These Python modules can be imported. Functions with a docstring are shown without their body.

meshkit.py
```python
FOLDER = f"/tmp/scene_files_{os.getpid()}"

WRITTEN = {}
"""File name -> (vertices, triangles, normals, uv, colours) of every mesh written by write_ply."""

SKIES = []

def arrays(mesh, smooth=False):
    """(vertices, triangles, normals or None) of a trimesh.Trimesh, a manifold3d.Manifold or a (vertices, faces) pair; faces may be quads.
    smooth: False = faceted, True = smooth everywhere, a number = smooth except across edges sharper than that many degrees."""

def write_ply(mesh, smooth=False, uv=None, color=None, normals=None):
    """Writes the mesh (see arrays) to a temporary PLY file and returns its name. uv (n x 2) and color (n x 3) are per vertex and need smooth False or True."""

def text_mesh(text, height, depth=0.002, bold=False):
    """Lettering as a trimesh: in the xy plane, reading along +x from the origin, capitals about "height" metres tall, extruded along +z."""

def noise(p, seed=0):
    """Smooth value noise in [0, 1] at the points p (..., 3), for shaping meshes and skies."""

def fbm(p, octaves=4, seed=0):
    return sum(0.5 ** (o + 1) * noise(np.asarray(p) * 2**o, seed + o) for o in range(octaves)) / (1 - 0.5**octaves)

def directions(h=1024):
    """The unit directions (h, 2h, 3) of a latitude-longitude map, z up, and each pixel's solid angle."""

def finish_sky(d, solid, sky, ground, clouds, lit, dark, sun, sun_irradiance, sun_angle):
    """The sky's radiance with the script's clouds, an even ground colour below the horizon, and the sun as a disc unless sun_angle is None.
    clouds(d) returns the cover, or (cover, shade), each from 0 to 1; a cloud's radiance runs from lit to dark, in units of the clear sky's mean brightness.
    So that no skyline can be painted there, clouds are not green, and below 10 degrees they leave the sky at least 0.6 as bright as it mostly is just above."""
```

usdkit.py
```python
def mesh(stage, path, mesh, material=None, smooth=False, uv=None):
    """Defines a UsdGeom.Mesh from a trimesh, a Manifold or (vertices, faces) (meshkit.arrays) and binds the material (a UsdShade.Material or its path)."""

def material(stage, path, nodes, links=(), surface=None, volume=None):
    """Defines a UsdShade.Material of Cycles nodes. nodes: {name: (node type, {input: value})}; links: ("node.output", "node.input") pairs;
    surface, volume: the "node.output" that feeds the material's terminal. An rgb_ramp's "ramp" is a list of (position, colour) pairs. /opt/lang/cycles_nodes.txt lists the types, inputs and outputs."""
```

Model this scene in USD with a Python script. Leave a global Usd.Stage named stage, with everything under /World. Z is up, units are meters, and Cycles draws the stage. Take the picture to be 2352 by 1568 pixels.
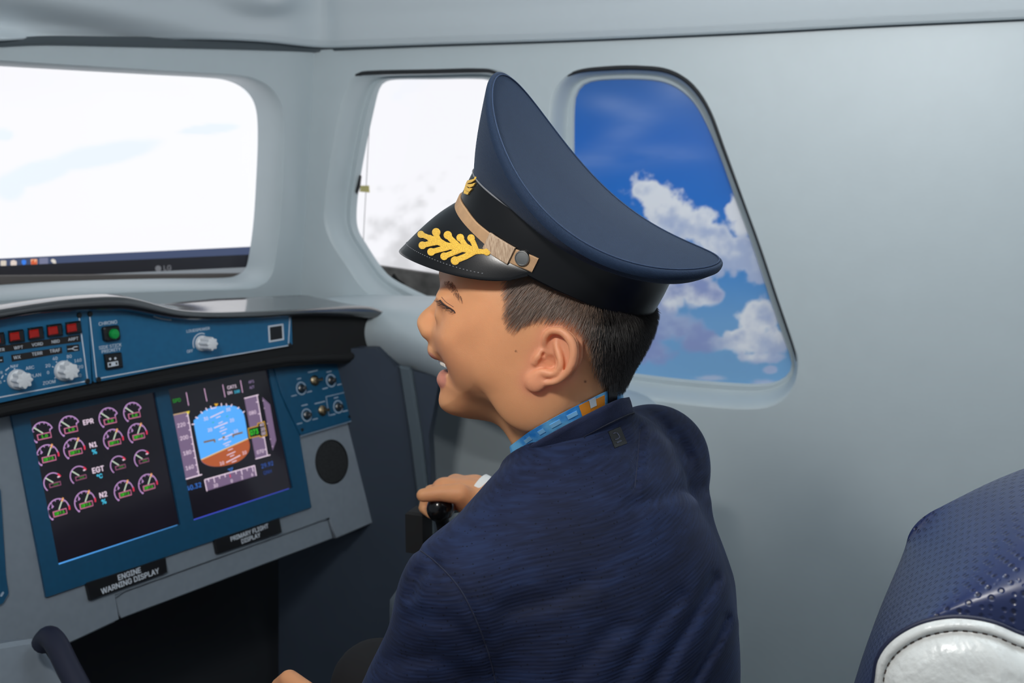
import math, random
import numpy as np, trimesh, shapely, usdkit, meshkit
from shapely.geometry import Polygon, LineString, Point
from shapely.ops import unary_union
from scipy.spatial import cKDTree
from scipy.interpolate import RBFInterpolator, RegularGridInterpolator
from pxr import Usd, UsdGeom, UsdLux, UsdShade, Gf, Sdf, Vt
random.seed(7); rng = np.random.default_rng(7)
stage = Usd.Stage.CreateInMemory()
UsdGeom.SetStageUpAxis(stage, 'Z'); UsdGeom.SetStageMetersPerUnit(stage, 1.0)
UsdGeom.Xform.Define(stage, '/World'); UsdGeom.Scope.Define(stage, '/World/Looks')

# ---------------------------------------------------------------- camera, lights, exposure
FOC = 2300.0                                    # focal length in pixels of the 2352 wide frame
PITCH = math.radians(9.0)
EYE = np.array([0, 0, 1.25])
RIGHT = np.array([1.0, 0, 0]); AHEAD = np.array([0, math.cos(PITCH), -math.sin(PITCH)]); ABOVE = np.array([0, math.sin(PITCH), math.cos(PITCH)])
cam = UsdGeom.Camera.Define(stage, '/World/camera')
cam.CreateHorizontalApertureAttr(36.0); cam.CreateVerticalApertureAttr(24.0)
cam.CreateFocalLengthAttr(36.0 * FOC / 2352)
cam.CreateFStopAttr(10.5); cam.CreateFocusDistanceAttr(0.83)
cam.CreateClippingRangeAttr(Gf.Vec2f(0.05, 100))
cam.CreateExposureAttr(0.0)
cam.AddTranslateOp().Set(Gf.Vec3d(*EYE)); cam.AddRotateXOp().Set(90 - math.degrees(PITCH))

def aim(light, pos, target):
    m = Gf.Matrix4d(); m.SetLookAt(Gf.Vec3d(*pos), Gf.Vec3d(*target), Gf.Vec3d(0, 0.01, 1)); light.AddTransformOp().Set(m.GetInverse())
flash = UsdLux.RectLight.Define(stage, '/World/flash_lamp')           # the photographer's diffused flash, held high and left
flash.CreateWidthAttr(0.16); flash.CreateHeightAttr(0.12); flash.CreateIntensityAttr(1); flash.CreateExposureAttr(0)
aim(flash, (-0.34, 0.20, 1.70), (0.16, 1.15, 1.34)); FLASH = 130.0
flash.CreateIntensityAttr(FLASH); flash.CreateColorAttr(Gf.Vec3f(1.0, 0.97, 0.93))
lamp = UsdLux.RectLight.Define(stage, '/World/ceiling_lamp')          # added fill light towards the side wall, no cabin lamp known here
lamp.CreateWidthAttr(0.7); lamp.CreateHeightAttr(0.5); lamp.CreateIntensityAttr(1.0); lamp.CreateColorAttr(Gf.Vec3f(0.93, 0.98, 1.0))
aim(lamp, (0.75, 0.55, 1.86), (0.45, 1.9, 1.38))
spot = UsdLux.RectLight.Define(stage, '/World/bounce_lamp')             # extra light added for bounced flash, brightens the upper wall and ceiling
spot.CreateWidthAttr(0.24); spot.CreateHeightAttr(0.16); spot.CreateIntensityAttr(105.0)
aim(spot, (0.36, 0.40, 1.60), (0.56, 1.04, 2.22))
dome = UsdLux.DomeLight.Define(stage, '/World/surrounding_light'); dome.CreateIntensityAttr(0.09); dome.CreateColorAttr(Gf.Vec3f(0.8, 0.9, 1.0))

# ---------------------------------------------------------------- helpers: photograph rays onto real planes
def ray(px, py):
    px = np.asarray(px, float)[..., None]; py = np.asarray(py, float)[..., None]
    return AHEAD + RIGHT * (px - 1176) / FOC + ABOVE * (784 - py) / FOC
def P(px, py, d): return EYE + ray(px, py) * np.asarray(d, float)[..., None]
def proj(p):
    q = np.asarray(p) - EYE; d = q @ AHEAD
    return np.stack([1176 + FOC * (q @ RIGHT) / d, 784 - FOC * (q @ ABOVE) / d, d], -1)
def unit(v): v = np.asarray(v, float); return v / np.linalg.norm(v, axis=-1, keepdims=True)
class Frame:
    def __init__(s, o, U, V):
        s.o = np.asarray(o, float); s.U = unit(U); s.N = unit(np.cross(s.U, V)); s.V = np.cross(s.N, s.U)
        s.M = np.eye(4); s.M[:3, 0], s.M[:3, 1], s.M[:3, 2], s.M[:3, 3] = s.U, s.V, s.N, s.o
    def uv(s, px, py=None, w=0.0):
        if py is None: a = np.asarray(px, float); px, py = a[..., 0], a[..., 1]
        r = ray(px, py); t = ((s.o + s.N * w - EYE) @ s.N) / (r @ s.N); p = EYE + r * t[..., None] - s.o
        return np.stack([p @ s.U, p @ s.V], -1)
    def pt(s, u, v=None, w=0.0):
        if v is None: a = np.asarray(u, float); u, v = a[..., 0], a[..., 1]
        u, v, w = (np.asarray(x, float)[..., None] for x in (u, v, w))
        return s.o + s.U * u + s.V * v + s.N * w
    def loc(s, p): q = np.asarray(p) - s.o; return np.stack([q @ s.U, q @ s.V, q @ s.N], -1)
    def put(s, m): m = m.copy(); m.apply_transform(s.M); return m
def lin(*c):
    c = np.array(c, float) / 255; return tuple(np.where(c < 0.04045, c / 12.92, ((c + 0.055) / 1.055) ** 2.4))
def smooth(t): t = np.clip(t, 0, 1); return t * t * (3 - 2 * t)
def catmull(pts, n=8, closed=False):
    pts = np.asarray(pts, float); m = len(pts); out = []
    for i in range(m if closed else m - 1):
        g = lambda k: pts[k % m] if closed else pts[min(max(k, 0), m - 1)]
        a, b, c, d = g(i - 1), g(i), g(i + 1), g(i + 2)
        for t in np.arange(n) / n:
            out.append(0.5 * (2 * b + (c - a) * t + (2 * a - 5 * b + 4 * c - d) * t * t + (3 * b - a - 3 * c + d) * t ** 3))
    if not closed: out.append(pts[-1])
    return np.array(out)
def resample(pts, n, closed=False):
    pts = np.asarray(pts, float)
    if closed: pts = np.vstack([pts, pts[:1]])
    s = np.r_[0, np.cumsum(np.linalg.norm(np.diff(pts, axis=0), axis=1))]
    t = np.linspace(0, s[-1], n, endpoint=not closed)
    return np.stack([np.interp(t, s, pts[:, k]) for k in range(pts.shape[1])], 1)
def rounded(poly, r, n=6):
    return np.array(Polygon(poly).buffer(-r, quad_segs=n).buffer(r, quad_segs=n).exterior.coords)[:-1]
def tri(v, f): return trimesh.Trimesh(np.asarray(v, float), np.asarray(f, int), process=False)
def cat(ms): return trimesh.util.concatenate(ms)
def grid_faces(n, m, close_u=False, close_v=False):          # n rows of m points
    i, j = np.meshgrid(np.arange(n if close_v else n - 1), np.arange(m if close_u else m - 1), indexing='ij')
    a = i * m + j; b = i * m + (j + 1) % m; c = ((i + 1) % n) * m + (j + 1) % m; d = ((i + 1) % n) * m + j
    return np.vstack([np.stack([a, b, c], -1).reshape(-1, 3), np.stack([a, c, d], -1).reshape(-1, 3)])
def loft(rows, close_u=False, flip=False):
    rows = np.asarray(rows); n, m = rows.shape[:2]; f = grid_faces(n, m, close_u)
    return tri(rows.reshape(-1, 3), f[:, ::-1] if flip else f)
def tube(path, r, n=10, closed=False, caps=True):
    path = np.asarray(path, float); k = len(path); r = np.broadcast_to(r, (k,))
    t = np.gradient(path, axis=0) if not closed else np.roll(path, -1, 0) - np.roll(path, 1, 0); t = unit(t)
    ref = np.array([0.3, 0.2, 0.93]); a = unit(np.cross(t, ref)); b = np.cross(t, a)
    th = np.linspace(0, 2 * np.pi, n, endpoint=False)
    v = path[:, None] + r[:, None, None] * (a[:, None] * np.cos(th)[None, :, None] + b[:, None] * np.sin(th)[None, :, None])
    f = grid_faces(k, n, True, closed); v = v.reshape(-1, 3)
    if caps and not closed:
        v = np.vstack([v, path[0], path[-1]]); q = np.arange(n); q2 = (q + 1) % n
        f = np.vstack([f, np.stack([np.full(n, k * n), q2, q], 1), np.stack([np.full(n, k * n + 1), (k - 1) * n + q, (k - 1) * n + q2], 1)])
    return tri(v, f)
def ext(poly, w0, w1, fr=None):                               # a shapely polygon or outline extruded along the frame's normal
    if not hasattr(poly, 'geom_type'): poly = Polygon(poly)
    ms = []
    for g in getattr(poly, 'geoms', [poly]):
        if g.is_empty or g.area < 1e-10: continue
        m = trimesh.creation.extrude_polygon(g, w1 - w0, engine='earcut'); m.apply_translation([0, 0, w0]); ms.append(m)
    m = cat(ms); return fr.put(m) if fr is not None else m
def bevel_plate(outline, w0, w1, b, fr):                      # plate with a chamfered front edge
    p = Polygon(outline); q = p.buffer(-b, join_style=2)
    a = resample(np.array(p.exterior.coords)[:-1], 4 * len(outline) if len(outline) > 30 else 120, True)
    c = np.array([np.array(q.exterior.interpolate(q.exterior.project(Point(x))).coords[0]) for x in a])
    rows = [np.c_[a, np.full(len(a), w0)], np.c_[a, np.full(len(a), w1 - b)], np.c_[c, np.full(len(c), w1)]]
    m = loft(rows, True); top = ext(q, w1 - b / 2, w1)
    return fr.put(cat([m, top]))
def lathe(profile, n=32):                                     # (radius, height) pairs
    p = np.asarray(profile, float); th = np.linspace(0, 2 * np.pi, n, endpoint=False)
    v = np.stack([p[:, None, 0] * np.cos(th), p[:, None, 0] * np.sin(th), np.repeat(p[:, 1:2], n, 1)], -1)
    return tri(v.reshape(-1, 3), grid_faces(len(p), n, True))
def frame_at(fr, u, v, w=0.0, rot=0.0):
    c, s = math.cos(rot), math.sin(rot)
    return Frame(fr.pt(u, v, w), fr.U * c + fr.V * s, fr.V * c - fr.U * s)
def words(text, h, fr, u, v, w=0.0, rot=0.0, bold=True, depth=0.0004, anchor='c', sx=1.0):
    m = meshkit.text_mesh(text, h, depth, bold); b = m.bounds
    cx = (b[0, 0] + b[1, 0]) / 2 if anchor == 'c' else b[0, 0]
    m.apply_translation([-cx, -(b[0, 1] + b[1, 1]) / 2, 0]); m.apply_scale([sx, 1, 1])
    return frame_at(fr, u, v, w, rot).put(m)

# ---------------------------------------------------------------- helpers: things, parts, names
used = {}
def numbered(path):
    k = used.get(path, 0); used[path] = k + 1
    return path if k == 0 else f'{path}_{k:03d}'
def write(path, m, mat, smooth=30, col=None, off=None):
    if col is not None: smooth = True if smooth else False
    g = usdkit.mesh(stage, path, m, mat, smooth)
    if off is not None:
        p = np.array(g.GetPointsAttr().Get()); g.GetPointsAttr().Set(Vt.Vec3fArray.FromNumpy((p - np.float32(off)).astype(np.float32)))
    if col is not None:
        pv = UsdGeom.PrimvarsAPI(g).CreatePrimvar('Cd', Sdf.ValueTypeNames.Color3fArray, 'vertex'); pv.Set(Vt.Vec3fArray.FromNumpy(np.asarray(col, np.float32)))
    return g.GetPrim()
def tagp(o, **k):
    for a, b in k.items():
        if b: o.SetCustomDataByKey(a, b)
class Thing:
    """Collects parts in world coordinates; emit() places the Xform at the thing's base."""
    def __init__(s, name, label, category, group=None, kind=None):
        s.name, s.label, s.category, s.group, s.kind, s.parts = name, label, category, group, kind, []
    def add(s, name, m, mat, smooth=30, col=None, under=None, label=None, kind=None, curves=None):
        s.parts.append((name, m, mat, smooth, col, under, label, kind, curves)); return len(s.parts) - 1
    def emit(s):
        b = np.array([[p[1].vertices.min(0), p[1].vertices.max(0)] for p in s.parts if p[1] is not None]); lo, hi = b[:, 0].min(0), b[:, 1].max(0)
        base = np.array([(lo[0] + hi[0]) / 2, (lo[1] + hi[1]) / 2, lo[2]]).round(4)
        root = numbered('/World/' + s.name); x = UsdGeom.Xform.Define(stage, root); x.AddTranslateOp().Set(Gf.Vec3d(*map(float, base)))
        tagp(x.GetPrim(), label=s.label, category=s.category, group=s.group, kind=s.kind); paths = []
        for (name, m, mat, sm, col, under, label, kind, curves) in s.parts:
            path = numbered((root if under is None else paths[under]) + '/' + name); paths.append(path)
            pr = write(path, m, mat, sm, col, base) if m is not None else write_curves(path, curves, mat, base)
            tagp(pr, label=label, kind=kind)
        return root
def write_curves(path, curves, mat, off):
    pts, wid = curves; n, k = pts.shape[:2]
    c = UsdGeom.BasisCurves.Define(stage, path); c.CreateTypeAttr('linear')
    c.CreateCurveVertexCountsAttr(Vt.IntArray.FromNumpy(np.full(n, k, np.int32)))
    c.CreatePointsAttr(Vt.Vec3fArray.FromNumpy((pts.reshape(-1, 3) - off).astype(np.float32)))
    c.CreateWidthsAttr(Vt.FloatArray.FromNumpy(wid.reshape(-1).astype(np.float32))); c.SetWidthsInterpolation('vertex')
    UsdShade.MaterialBindingAPI.Apply(c.GetPrim()).Bind(mat); return c.GetPrim()
def struct(name, m, mat, label, category, smooth=30, col=None):
    o = write(numbered('/World/' + name), m, mat, smooth, col); tagp(o, kind='structure', label=label, category=category); return o
def single(name, m, mat, label, category, smooth=30, col=None, group=None):
    o = write(numbered('/World/' + name), m, mat, smooth, col); tagp(o, label=label, category=category, group=group); return o

Z = np.array([0, 0, 1.0])
# ---------------------------------------------------------------- materials
def M(name, nodes, links=(), surface='p.BSDF'): return usdkit.material(stage, '/World/Looks/' + name, nodes, links, surface=surface)
def plain(name, color, rough=0.5, grain=0.0, scale=300.0, vary=0.0, **k):
    n = {'p': ('principled_bsdf', dict(base_color=color, roughness=rough, **k))}; l = []
    if grain or vary: n['g'] = ('geometry', {}); n['n'] = ('noise_texture', dict(scale=scale, detail=3.0)); l.append(('g.position', 'n.vector'))
    if grain: n['b'] = ('bump', dict(strength=grain, distance=0.001)); l += [('n.fac', 'b.height'), ('b.normal', 'p.normal')]
    if vary:
        n['n2'] = ('noise_texture', dict(scale=scale / 12, detail=4.0)); n['r'] = ('rgb_ramp', {'ramp': [(0.3, tuple(c * (1 - vary) for c in color)), (0.7, tuple(min(1, c * (1 + vary)) for c in color))]})
        l += [('g.position', 'n2.vector'), ('n2.fac', 'r.fac'), ('r.color', 'p.base_color')]
    return M(name, n, l)
m_wall = plain('wall_paint', lin(188, 200, 205), 0.42, grain=0.04, scale=220, vary=0.012)
m_ceil = plain('ceiling_paint', lin(208, 219, 225), 0.38)
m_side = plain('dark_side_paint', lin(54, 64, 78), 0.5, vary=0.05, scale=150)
m_trim = plain('grey_trim_paint', lin(82, 94, 102), 0.4)
m_house = plain('housing_grey', lin(130, 140, 150), 0.5, grain=0.1, scale=900, vary=0.04)
m_teal = plain('teal_faceplate', lin(25, 100, 142), 0.38, grain=0.05, scale=1200, vary=0.06)
m_tealdark = plain('teal_faceplate_lower', lin(20, 80, 114), 0.4, grain=0.05, scale=1200, vary=0.06)
m_shield = plain('glareshield_vinyl', lin(17, 19, 23), 0.5, coat_weight=1.0, coat_ior=2.0, coat_roughness=0.10)
m_black = plain('black_plastic', lin(20, 21, 24), 0.4)
m_matte = plain('matte_black', lin(16, 17, 19), 0.8)
m_white = plain('white_print', lin(214, 222, 232), 0.6)
m_knob = plain('white_knob_plastic', lin(225, 228, 232), 0.35)
m_red = plain('red_button_plastic', lin(168, 22, 12), 0.35)
m_green = plain('green_button_plastic', lin(6, 150, 66), 0.3)
m_chrome = plain('chrome', lin(190, 188, 184), 0.22, metallic=1.0)
m_brass = plain('brass_bolt', lin(170, 150, 120), 0.28, metallic=1.0)
m_floor = plain('dark_carpet', lin(34, 38, 44), 0.9, grain=0.4, scale=900, vary=0.2)
m_foot = plain('footwell_paint', lin(34, 38, 44), 0.7)
m_strip = plain('brown_black_label', lin(28, 22, 20), 0.5)
m_grill = M('speaker_grill', {'g': ('geometry', {}), 'v': ('voronoi_texture', dict(scale=420.0)), 'r': ('rgb_ramp', {'ramp': [(0.25, (0.002, 0.002, 0.002)), (0.45, (0.02, 0.022, 0.024))]}), 'p': ('principled_bsdf', dict(roughness=0.7))},
            [('g.position', 'v.vector'), ('v.distance', 'r.fac'), ('r.color', 'p.base_color')])
def emitter(name, strength=1.0, gloss=0.1, base=(0.004, 0.004, 0.006)):
    return M(name, {'a': ('attribute', dict(attribute='Cd')), 'p': ('principled_bsdf', dict(base_color=base, roughness=gloss, emission_strength=strength))}, [('a.color', 'p.emission_color')])
m_screen = emitter('display_picture', 1.0, 0.12)
m_tv = emitter('monitor_picture', 1.0, 0.25)
m_print = M('printed_sky', {'a': ('attribute', dict(attribute='Cd')), 'p': ('principled_bsdf', dict(roughness=0.35, specular_ior_level=0.3))}, [('a.color', 'p.base_color')])
m_colour = M('coloured_print', {'a': ('attribute', dict(attribute='Cd')), 'p': ('principled_bsdf', dict(roughness=0.55))}, [('a.color', 'p.base_color')])
def flat(shapes):
    """[(shapely or outline in uv, w, colour)...] -> one mesh with a colour per piece"""
    ms, cs = [], []
    for fr, poly, w, c in shapes:
        m = poly if isinstance(poly, trimesh.Trimesh) else ext(poly, w - 0.0002, w, fr)
        ms.append(m); cs.append(np.tile(c, (len(m.vertices), 1)))
    return cat(ms), np.vstack(cs)
# ---------------------------------------------------------------- the room's axes
U_P = np.array([0.568, 0.823, 0]); AFT = np.array([0.823, -0.568, 0]); Z = np.array([0, 0, 1.0])    # along the panel to the right; towards the pilot
FWD = -AFT
CORNER = P(722, 120, 2.25)
FW = Frame(CORNER, U_P, Z * math.cos(0.124) + AFT * math.sin(0.124))                                 # windscreen wall
SW = Frame(CORNER, [0.94, -0.34, 0], FW.V)                                                           # side wall, continues from the corner to the right

def recess_wall(fr, inner_px, outer_px, levels, n=160):
    """Rings between the pane outline and the outline of the recess: levels = [(share of the way, depth)...]"""
    a = resample(catmull(fr.uv(np.array(inner_px, float), w=-0.053), 10, True), n * 4, True); b = resample(catmull(fr.uv(np.array(outer_px)), 10, True), n * 4, True)
    c = a.mean(0); ang = np.linspace(-np.pi, np.pi, n, endpoint=False)
    def radial(p):
        out = []
        ring = shapely.LinearRing(p)
        for t in ang:
            g = ring.intersection(LineString([c, c + 5 * np.array([np.cos(t), np.sin(t)])]))
            q = [np.array(x.coords[0]) for x in getattr(g, 'geoms', [g])]; out.append(max(q, key=lambda z: np.linalg.norm(z - c)))
        return np.array(out)
    a, b = radial(a), radial(b)
    rows = [np.c_[a + (b - a) * s, np.full(n, w)] for s, w in levels]
    return fr.put(loft(rows, True)), a, b

# ---- side wall with its two windows
win1_in = [(868, 205), (882, 188), (910, 182), (1000, 181), (1085, 180), (1125, 184), (1146, 205), (1158, 260), (1172, 400), (1190, 560), (1200, 660), (1192, 715), (1160, 738), (1110, 733), (1060, 718), (1000, 692), (940, 664), (895, 638), (868, 608), (840, 565), (820, 530), (815, 490), (822, 420), (838, 330), (856, 248)]
win1_out = [(795, 205), (812, 176), (850, 166), (1000, 160), (1090, 157), (1142, 160), (1176, 180), (1192, 240), (1205, 400), (1225, 560), (1240, 690), (1232, 765), (1190, 795), (1110, 790), (1030, 775), (960, 748), (890, 708), (835, 665), (795, 610), (762, 560), (745, 515), (745, 470), (754, 400), (768, 310), (783, 240)]
win2_in = [(1322, 250), (1328, 215), (1348, 193), (1390, 185), (1470, 184), (1530, 192), (1575, 218), (1610, 262), (1650, 350), (1690, 460), (1730, 570), (1770, 690), (1805, 790), (1818, 825), (1812, 855), (1785, 874), (1740, 880), (1660, 876), (1560, 868), (1460, 856), (1380, 845), (1345, 825), (1332, 780), (1326, 650), (1322, 500), (1321, 350)]
win2_out = [(1262, 245), (1276, 200), (1310, 168), (1370, 155), (1460, 151), (1535, 160), (1590, 190), (1632, 250), (1668, 345), (1708, 455), (1748, 565), (1788, 685), (1822, 785), (1834, 830), (1822, 890), (1780, 930), (1720, 940), (1640, 936), (1540, 925), (1440, 912), (1360, 895), (1310, 860), (1285, 800), (1272, 650), (1264, 500), (1260, 350)]
lv = [(-0.06, -0.056), (0.0, -0.053), (0.03, -0.047), (0.12, -0.044), (0.30, -0.046), (0.36, -0.047), (0.44, -0.044), (0.56, -0.032), (0.70, -0.016), (0.82, -0.006), (0.92, -0.0015), (1.0, 0.0)]
ring1, in1, out1 = recess_wall(SW, win1_in, win1_out, lv)
ring2, in2, out2 = recess_wall(SW, win2_in, win2_out, lv)
m_seal = plain('dark_grey_seal', lin(34, 38, 42), 0.7)  # dark strips painting the shade lines along the window recesses
seam_px = [(-220, 116), (-60, 108), (0, 107), (100, 103), (250, 106), (450, 111), (600, 115), (722, 120), (800, 115), (1000, 107), (1300, 97), (1700, 80), (2000, 64), (2352, 48), (2700, 30)]
top_uv = SW.uv(np.array(seam_px[7:]))
CL = np.cross(FW.N, SW.N); CL = CL / CL[2]                       # the corner line where both walls meet
csw = lambda h: (h * (CL @ SW.U), h * (CL @ SW.V))
cfw = lambda h: (h * (CL @ FW.U), h * (CL @ FW.V))
far_u = 2.1
side_poly = Polygon([csw(0.004)] + [tuple(x + np.array([0, 0.004])) for x in top_uv[1:]] + [(far_u, top_uv[-1][1] + 0.03), (far_u, -1.56), csw(-1.56)], [out1, out2])
wall_r = cat([ext(side_poly, -0.004, 0, SW), ring1, ring2])
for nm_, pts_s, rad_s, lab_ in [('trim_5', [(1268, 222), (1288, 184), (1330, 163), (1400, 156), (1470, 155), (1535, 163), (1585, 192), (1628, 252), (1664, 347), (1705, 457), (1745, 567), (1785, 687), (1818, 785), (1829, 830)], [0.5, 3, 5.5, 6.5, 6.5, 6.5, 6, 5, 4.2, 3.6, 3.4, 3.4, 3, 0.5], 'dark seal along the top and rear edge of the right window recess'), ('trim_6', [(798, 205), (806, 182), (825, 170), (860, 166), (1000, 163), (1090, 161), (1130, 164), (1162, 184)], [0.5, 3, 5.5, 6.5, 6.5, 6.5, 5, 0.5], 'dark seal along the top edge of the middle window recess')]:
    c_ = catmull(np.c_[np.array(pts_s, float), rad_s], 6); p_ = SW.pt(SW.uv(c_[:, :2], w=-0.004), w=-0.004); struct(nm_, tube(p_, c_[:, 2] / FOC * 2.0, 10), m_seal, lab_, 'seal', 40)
struct('wall_right', wall_r, m_wall, 'pale grey moulded side wall with two recessed cockpit windows', 'wall', 35)

# ---- windscreen wall with its opening
ws_in = [(-420, 150), (-250, 118), (-100, 128), (0, 138), (200, 151), (400, 163), (520, 170), (575, 177), (615, 196), (640, 225), (652, 265), (654, 330), (650, 420), (643, 520), (632, 600), (622, 636), (600, 655), (560, 664), (400, 668), (200, 676), (0, 690), (-250, 705), (-420, 715), (-470, 650), (-480, 400), (-470, 220)]
wu = catmull(FW.uv(np.array(ws_in)), 8, True)
fp_top = FW.uv(np.array(seam_px[:8]))
gl_bottom = -0.62
front_poly = Polygon([tuple(fp_top[0] + np.array([-0.3, 0.02]))] + [tuple(x + np.array([0, 0.006])) for x in fp_top] + [cfw(gl_bottom), (fp_top[0][0] - 0.3, gl_bottom)], [wu])
fronts = [ext(front_poly, -0.004, 0, FW)]
wr = resample(wu, 220, True); o2 = np.array(Polygon(wr).buffer(-0.012).exterior.coords)[:-1]
o2 = np.array([np.array(shapely.LinearRing(o2).interpolate(shapely.LinearRing(o2).project(Point(x))).coords[0]) for x in wr])
rows = [np.c_[wr + (o2 - wr) * s, np.full(len(wr), w)] for s, w in [(0, 0), (0.10, -0.0015), (0.35, -0.006), (0.7, -0.020), (0.9, -0.040), (1.0, -0.075)]]
fronts.append(FW.put(loft(rows, True, flip=Polygon(wr).exterior.is_ccw)))
struct('wall_front', cat(fronts), m_wall, 'pale grey windscreen wall framing the wide front monitor', 'wall', 35)

# ---- ceiling shell: rises from the wall seam towards the cabin, with the overhead console bulging down at the left
seal = lambda pts: [(x, y - np.interp(x, [-200, 0, 100, 450, 620, 722, 800, 1000, 1300, 2350], [13, 12, 15, 20, 17, 9, 4.5, 3.2, 2.4, 2.0])) for x, y in pts]  # lifts the seam by the thickness of the painted shade strip
seam_full = seam_px; seam_px = seal(seam_px)
def on(fr, pts, w): return fr.pt(fr.uv(np.array(pts, float), w=w), w=w)
edge = np.vstack([on(FW, seam_px[:7], 0.012), CORNER[None] + (SW.N + FW.N) * 0.010 + Z * 0.009, on(SW, seam_px[8:], 0.008)])
left_extra = edge[:1] - U_P * 0.6; edge = np.vstack([left_extra, edge]); nE = 150
edge = resample(catmull(edge, 8), nE)
inw = np.zeros((nE, 3)); sarc = np.linspace(0, 1, nE)
kcorner = int(np.argmin(np.linalg.norm(edge - CORNER, axis=1)))
blend = smooth((np.arange(nE) - kcorner + 14) / 28.0)[:, None]
inw = unit(FW.N * [1, 1, 0] * (1 - blend) + SW.N * [1, 1, 0] * blend)
lipd = np.full(nE, 0.004)
rows = []
for s, z in [(-0.010, 0.012), (0.0, 0.004), (0.006, 0.0), (0.014, 0.003), (0.024, 0.014), (0.036, 0.034), (0.052, 0.062), (0.078, 0.10), (0.12, 0.145), (0.20, 0.20), (0.35, 0.26), (0.6, 0.31), (1.0, 0.36), (1.6, 0.40), (2.6, 0.42)]:
    rows.append(edge + inw * (s + (lipd[:, None] if s >= 0 and z < 0.5 and len(rows) > 0 else 0)) + Z * z)
rows[0] = edge - inw * 0.012 + Z * 0.002
rows = np.array(rows)
# extra rows for smoothness
t0 = np.arange(len(rows)); t1 = np.linspace(0, len(rows) - 1, 90)
rows = np.stack([[np.interp(t1, t0, rows[:, i, k]) for k in range(3)] for i in range(nE)], 0).transpose(2, 0, 1)
def bump(rows, cpx, rad, amt, d=1.6):
    q = proj(rows)
    g = np.exp(-(((q[..., 0] - cpx[0]) / rad[0]) ** 2 + ((q[..., 1] - cpx[1]) / rad[1]) ** 2)); return rows - Z * (g * amt)[..., None]
def bulge(rows, px, py, dep, r1, r2, amt):
    c = P(px, py, dep); q = rows - c; a = q @ U_P / r1; b = q[..., 2] / r2; w = np.exp(-(a ** 2 + b ** 2) ** 1.4) * amt
    return rows + (FW.N * [0.95, 0.95, 0] - Z * (0.25 if amt > 0 else 0)) * w[..., None]
rows = bulge(rows, 90, 66, 1.74, 0.30, 0.024, -0.045)
rows = bulge(rows, 600, -14, 2.0, 0.09, 0.03, 0.035)
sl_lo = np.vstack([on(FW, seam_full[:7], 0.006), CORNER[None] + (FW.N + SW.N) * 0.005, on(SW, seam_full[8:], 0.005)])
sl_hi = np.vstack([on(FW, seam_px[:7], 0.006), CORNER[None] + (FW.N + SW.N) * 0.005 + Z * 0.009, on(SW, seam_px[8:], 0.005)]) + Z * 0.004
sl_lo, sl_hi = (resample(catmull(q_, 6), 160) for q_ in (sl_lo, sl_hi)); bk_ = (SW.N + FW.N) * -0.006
struct('trim_4', loft(np.array([sl_lo + bk_, sl_lo, (sl_lo + sl_hi) / 2 + bk_ * -0.3, sl_hi, sl_hi + bk_])), plain('grey_ceiling_seal', lin(74, 84, 90), 0.7), 'dark grey seal between the walls and the ceiling', 'seal')  # dark strip put in for the shade between walls and ceiling
struct('ceiling', loft(rows, flip=False), m_ceil, 'pale grey moulded ceiling with soft bulges over the windscreen', 'ceiling', True)

# ---- floor, lower wall under the glareshield, footwell
struct('floor', ext([(-2.2, -0.8), (1.9, -0.8), (1.9, 2.6), (-2.2, 2.6)], -0.05, 0.0, Frame([0, 0, 0], [1, 0, 0], [0, 1, 0])), m_floor, 'dark carpeted floor deep under the seats', 'floor')
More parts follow.
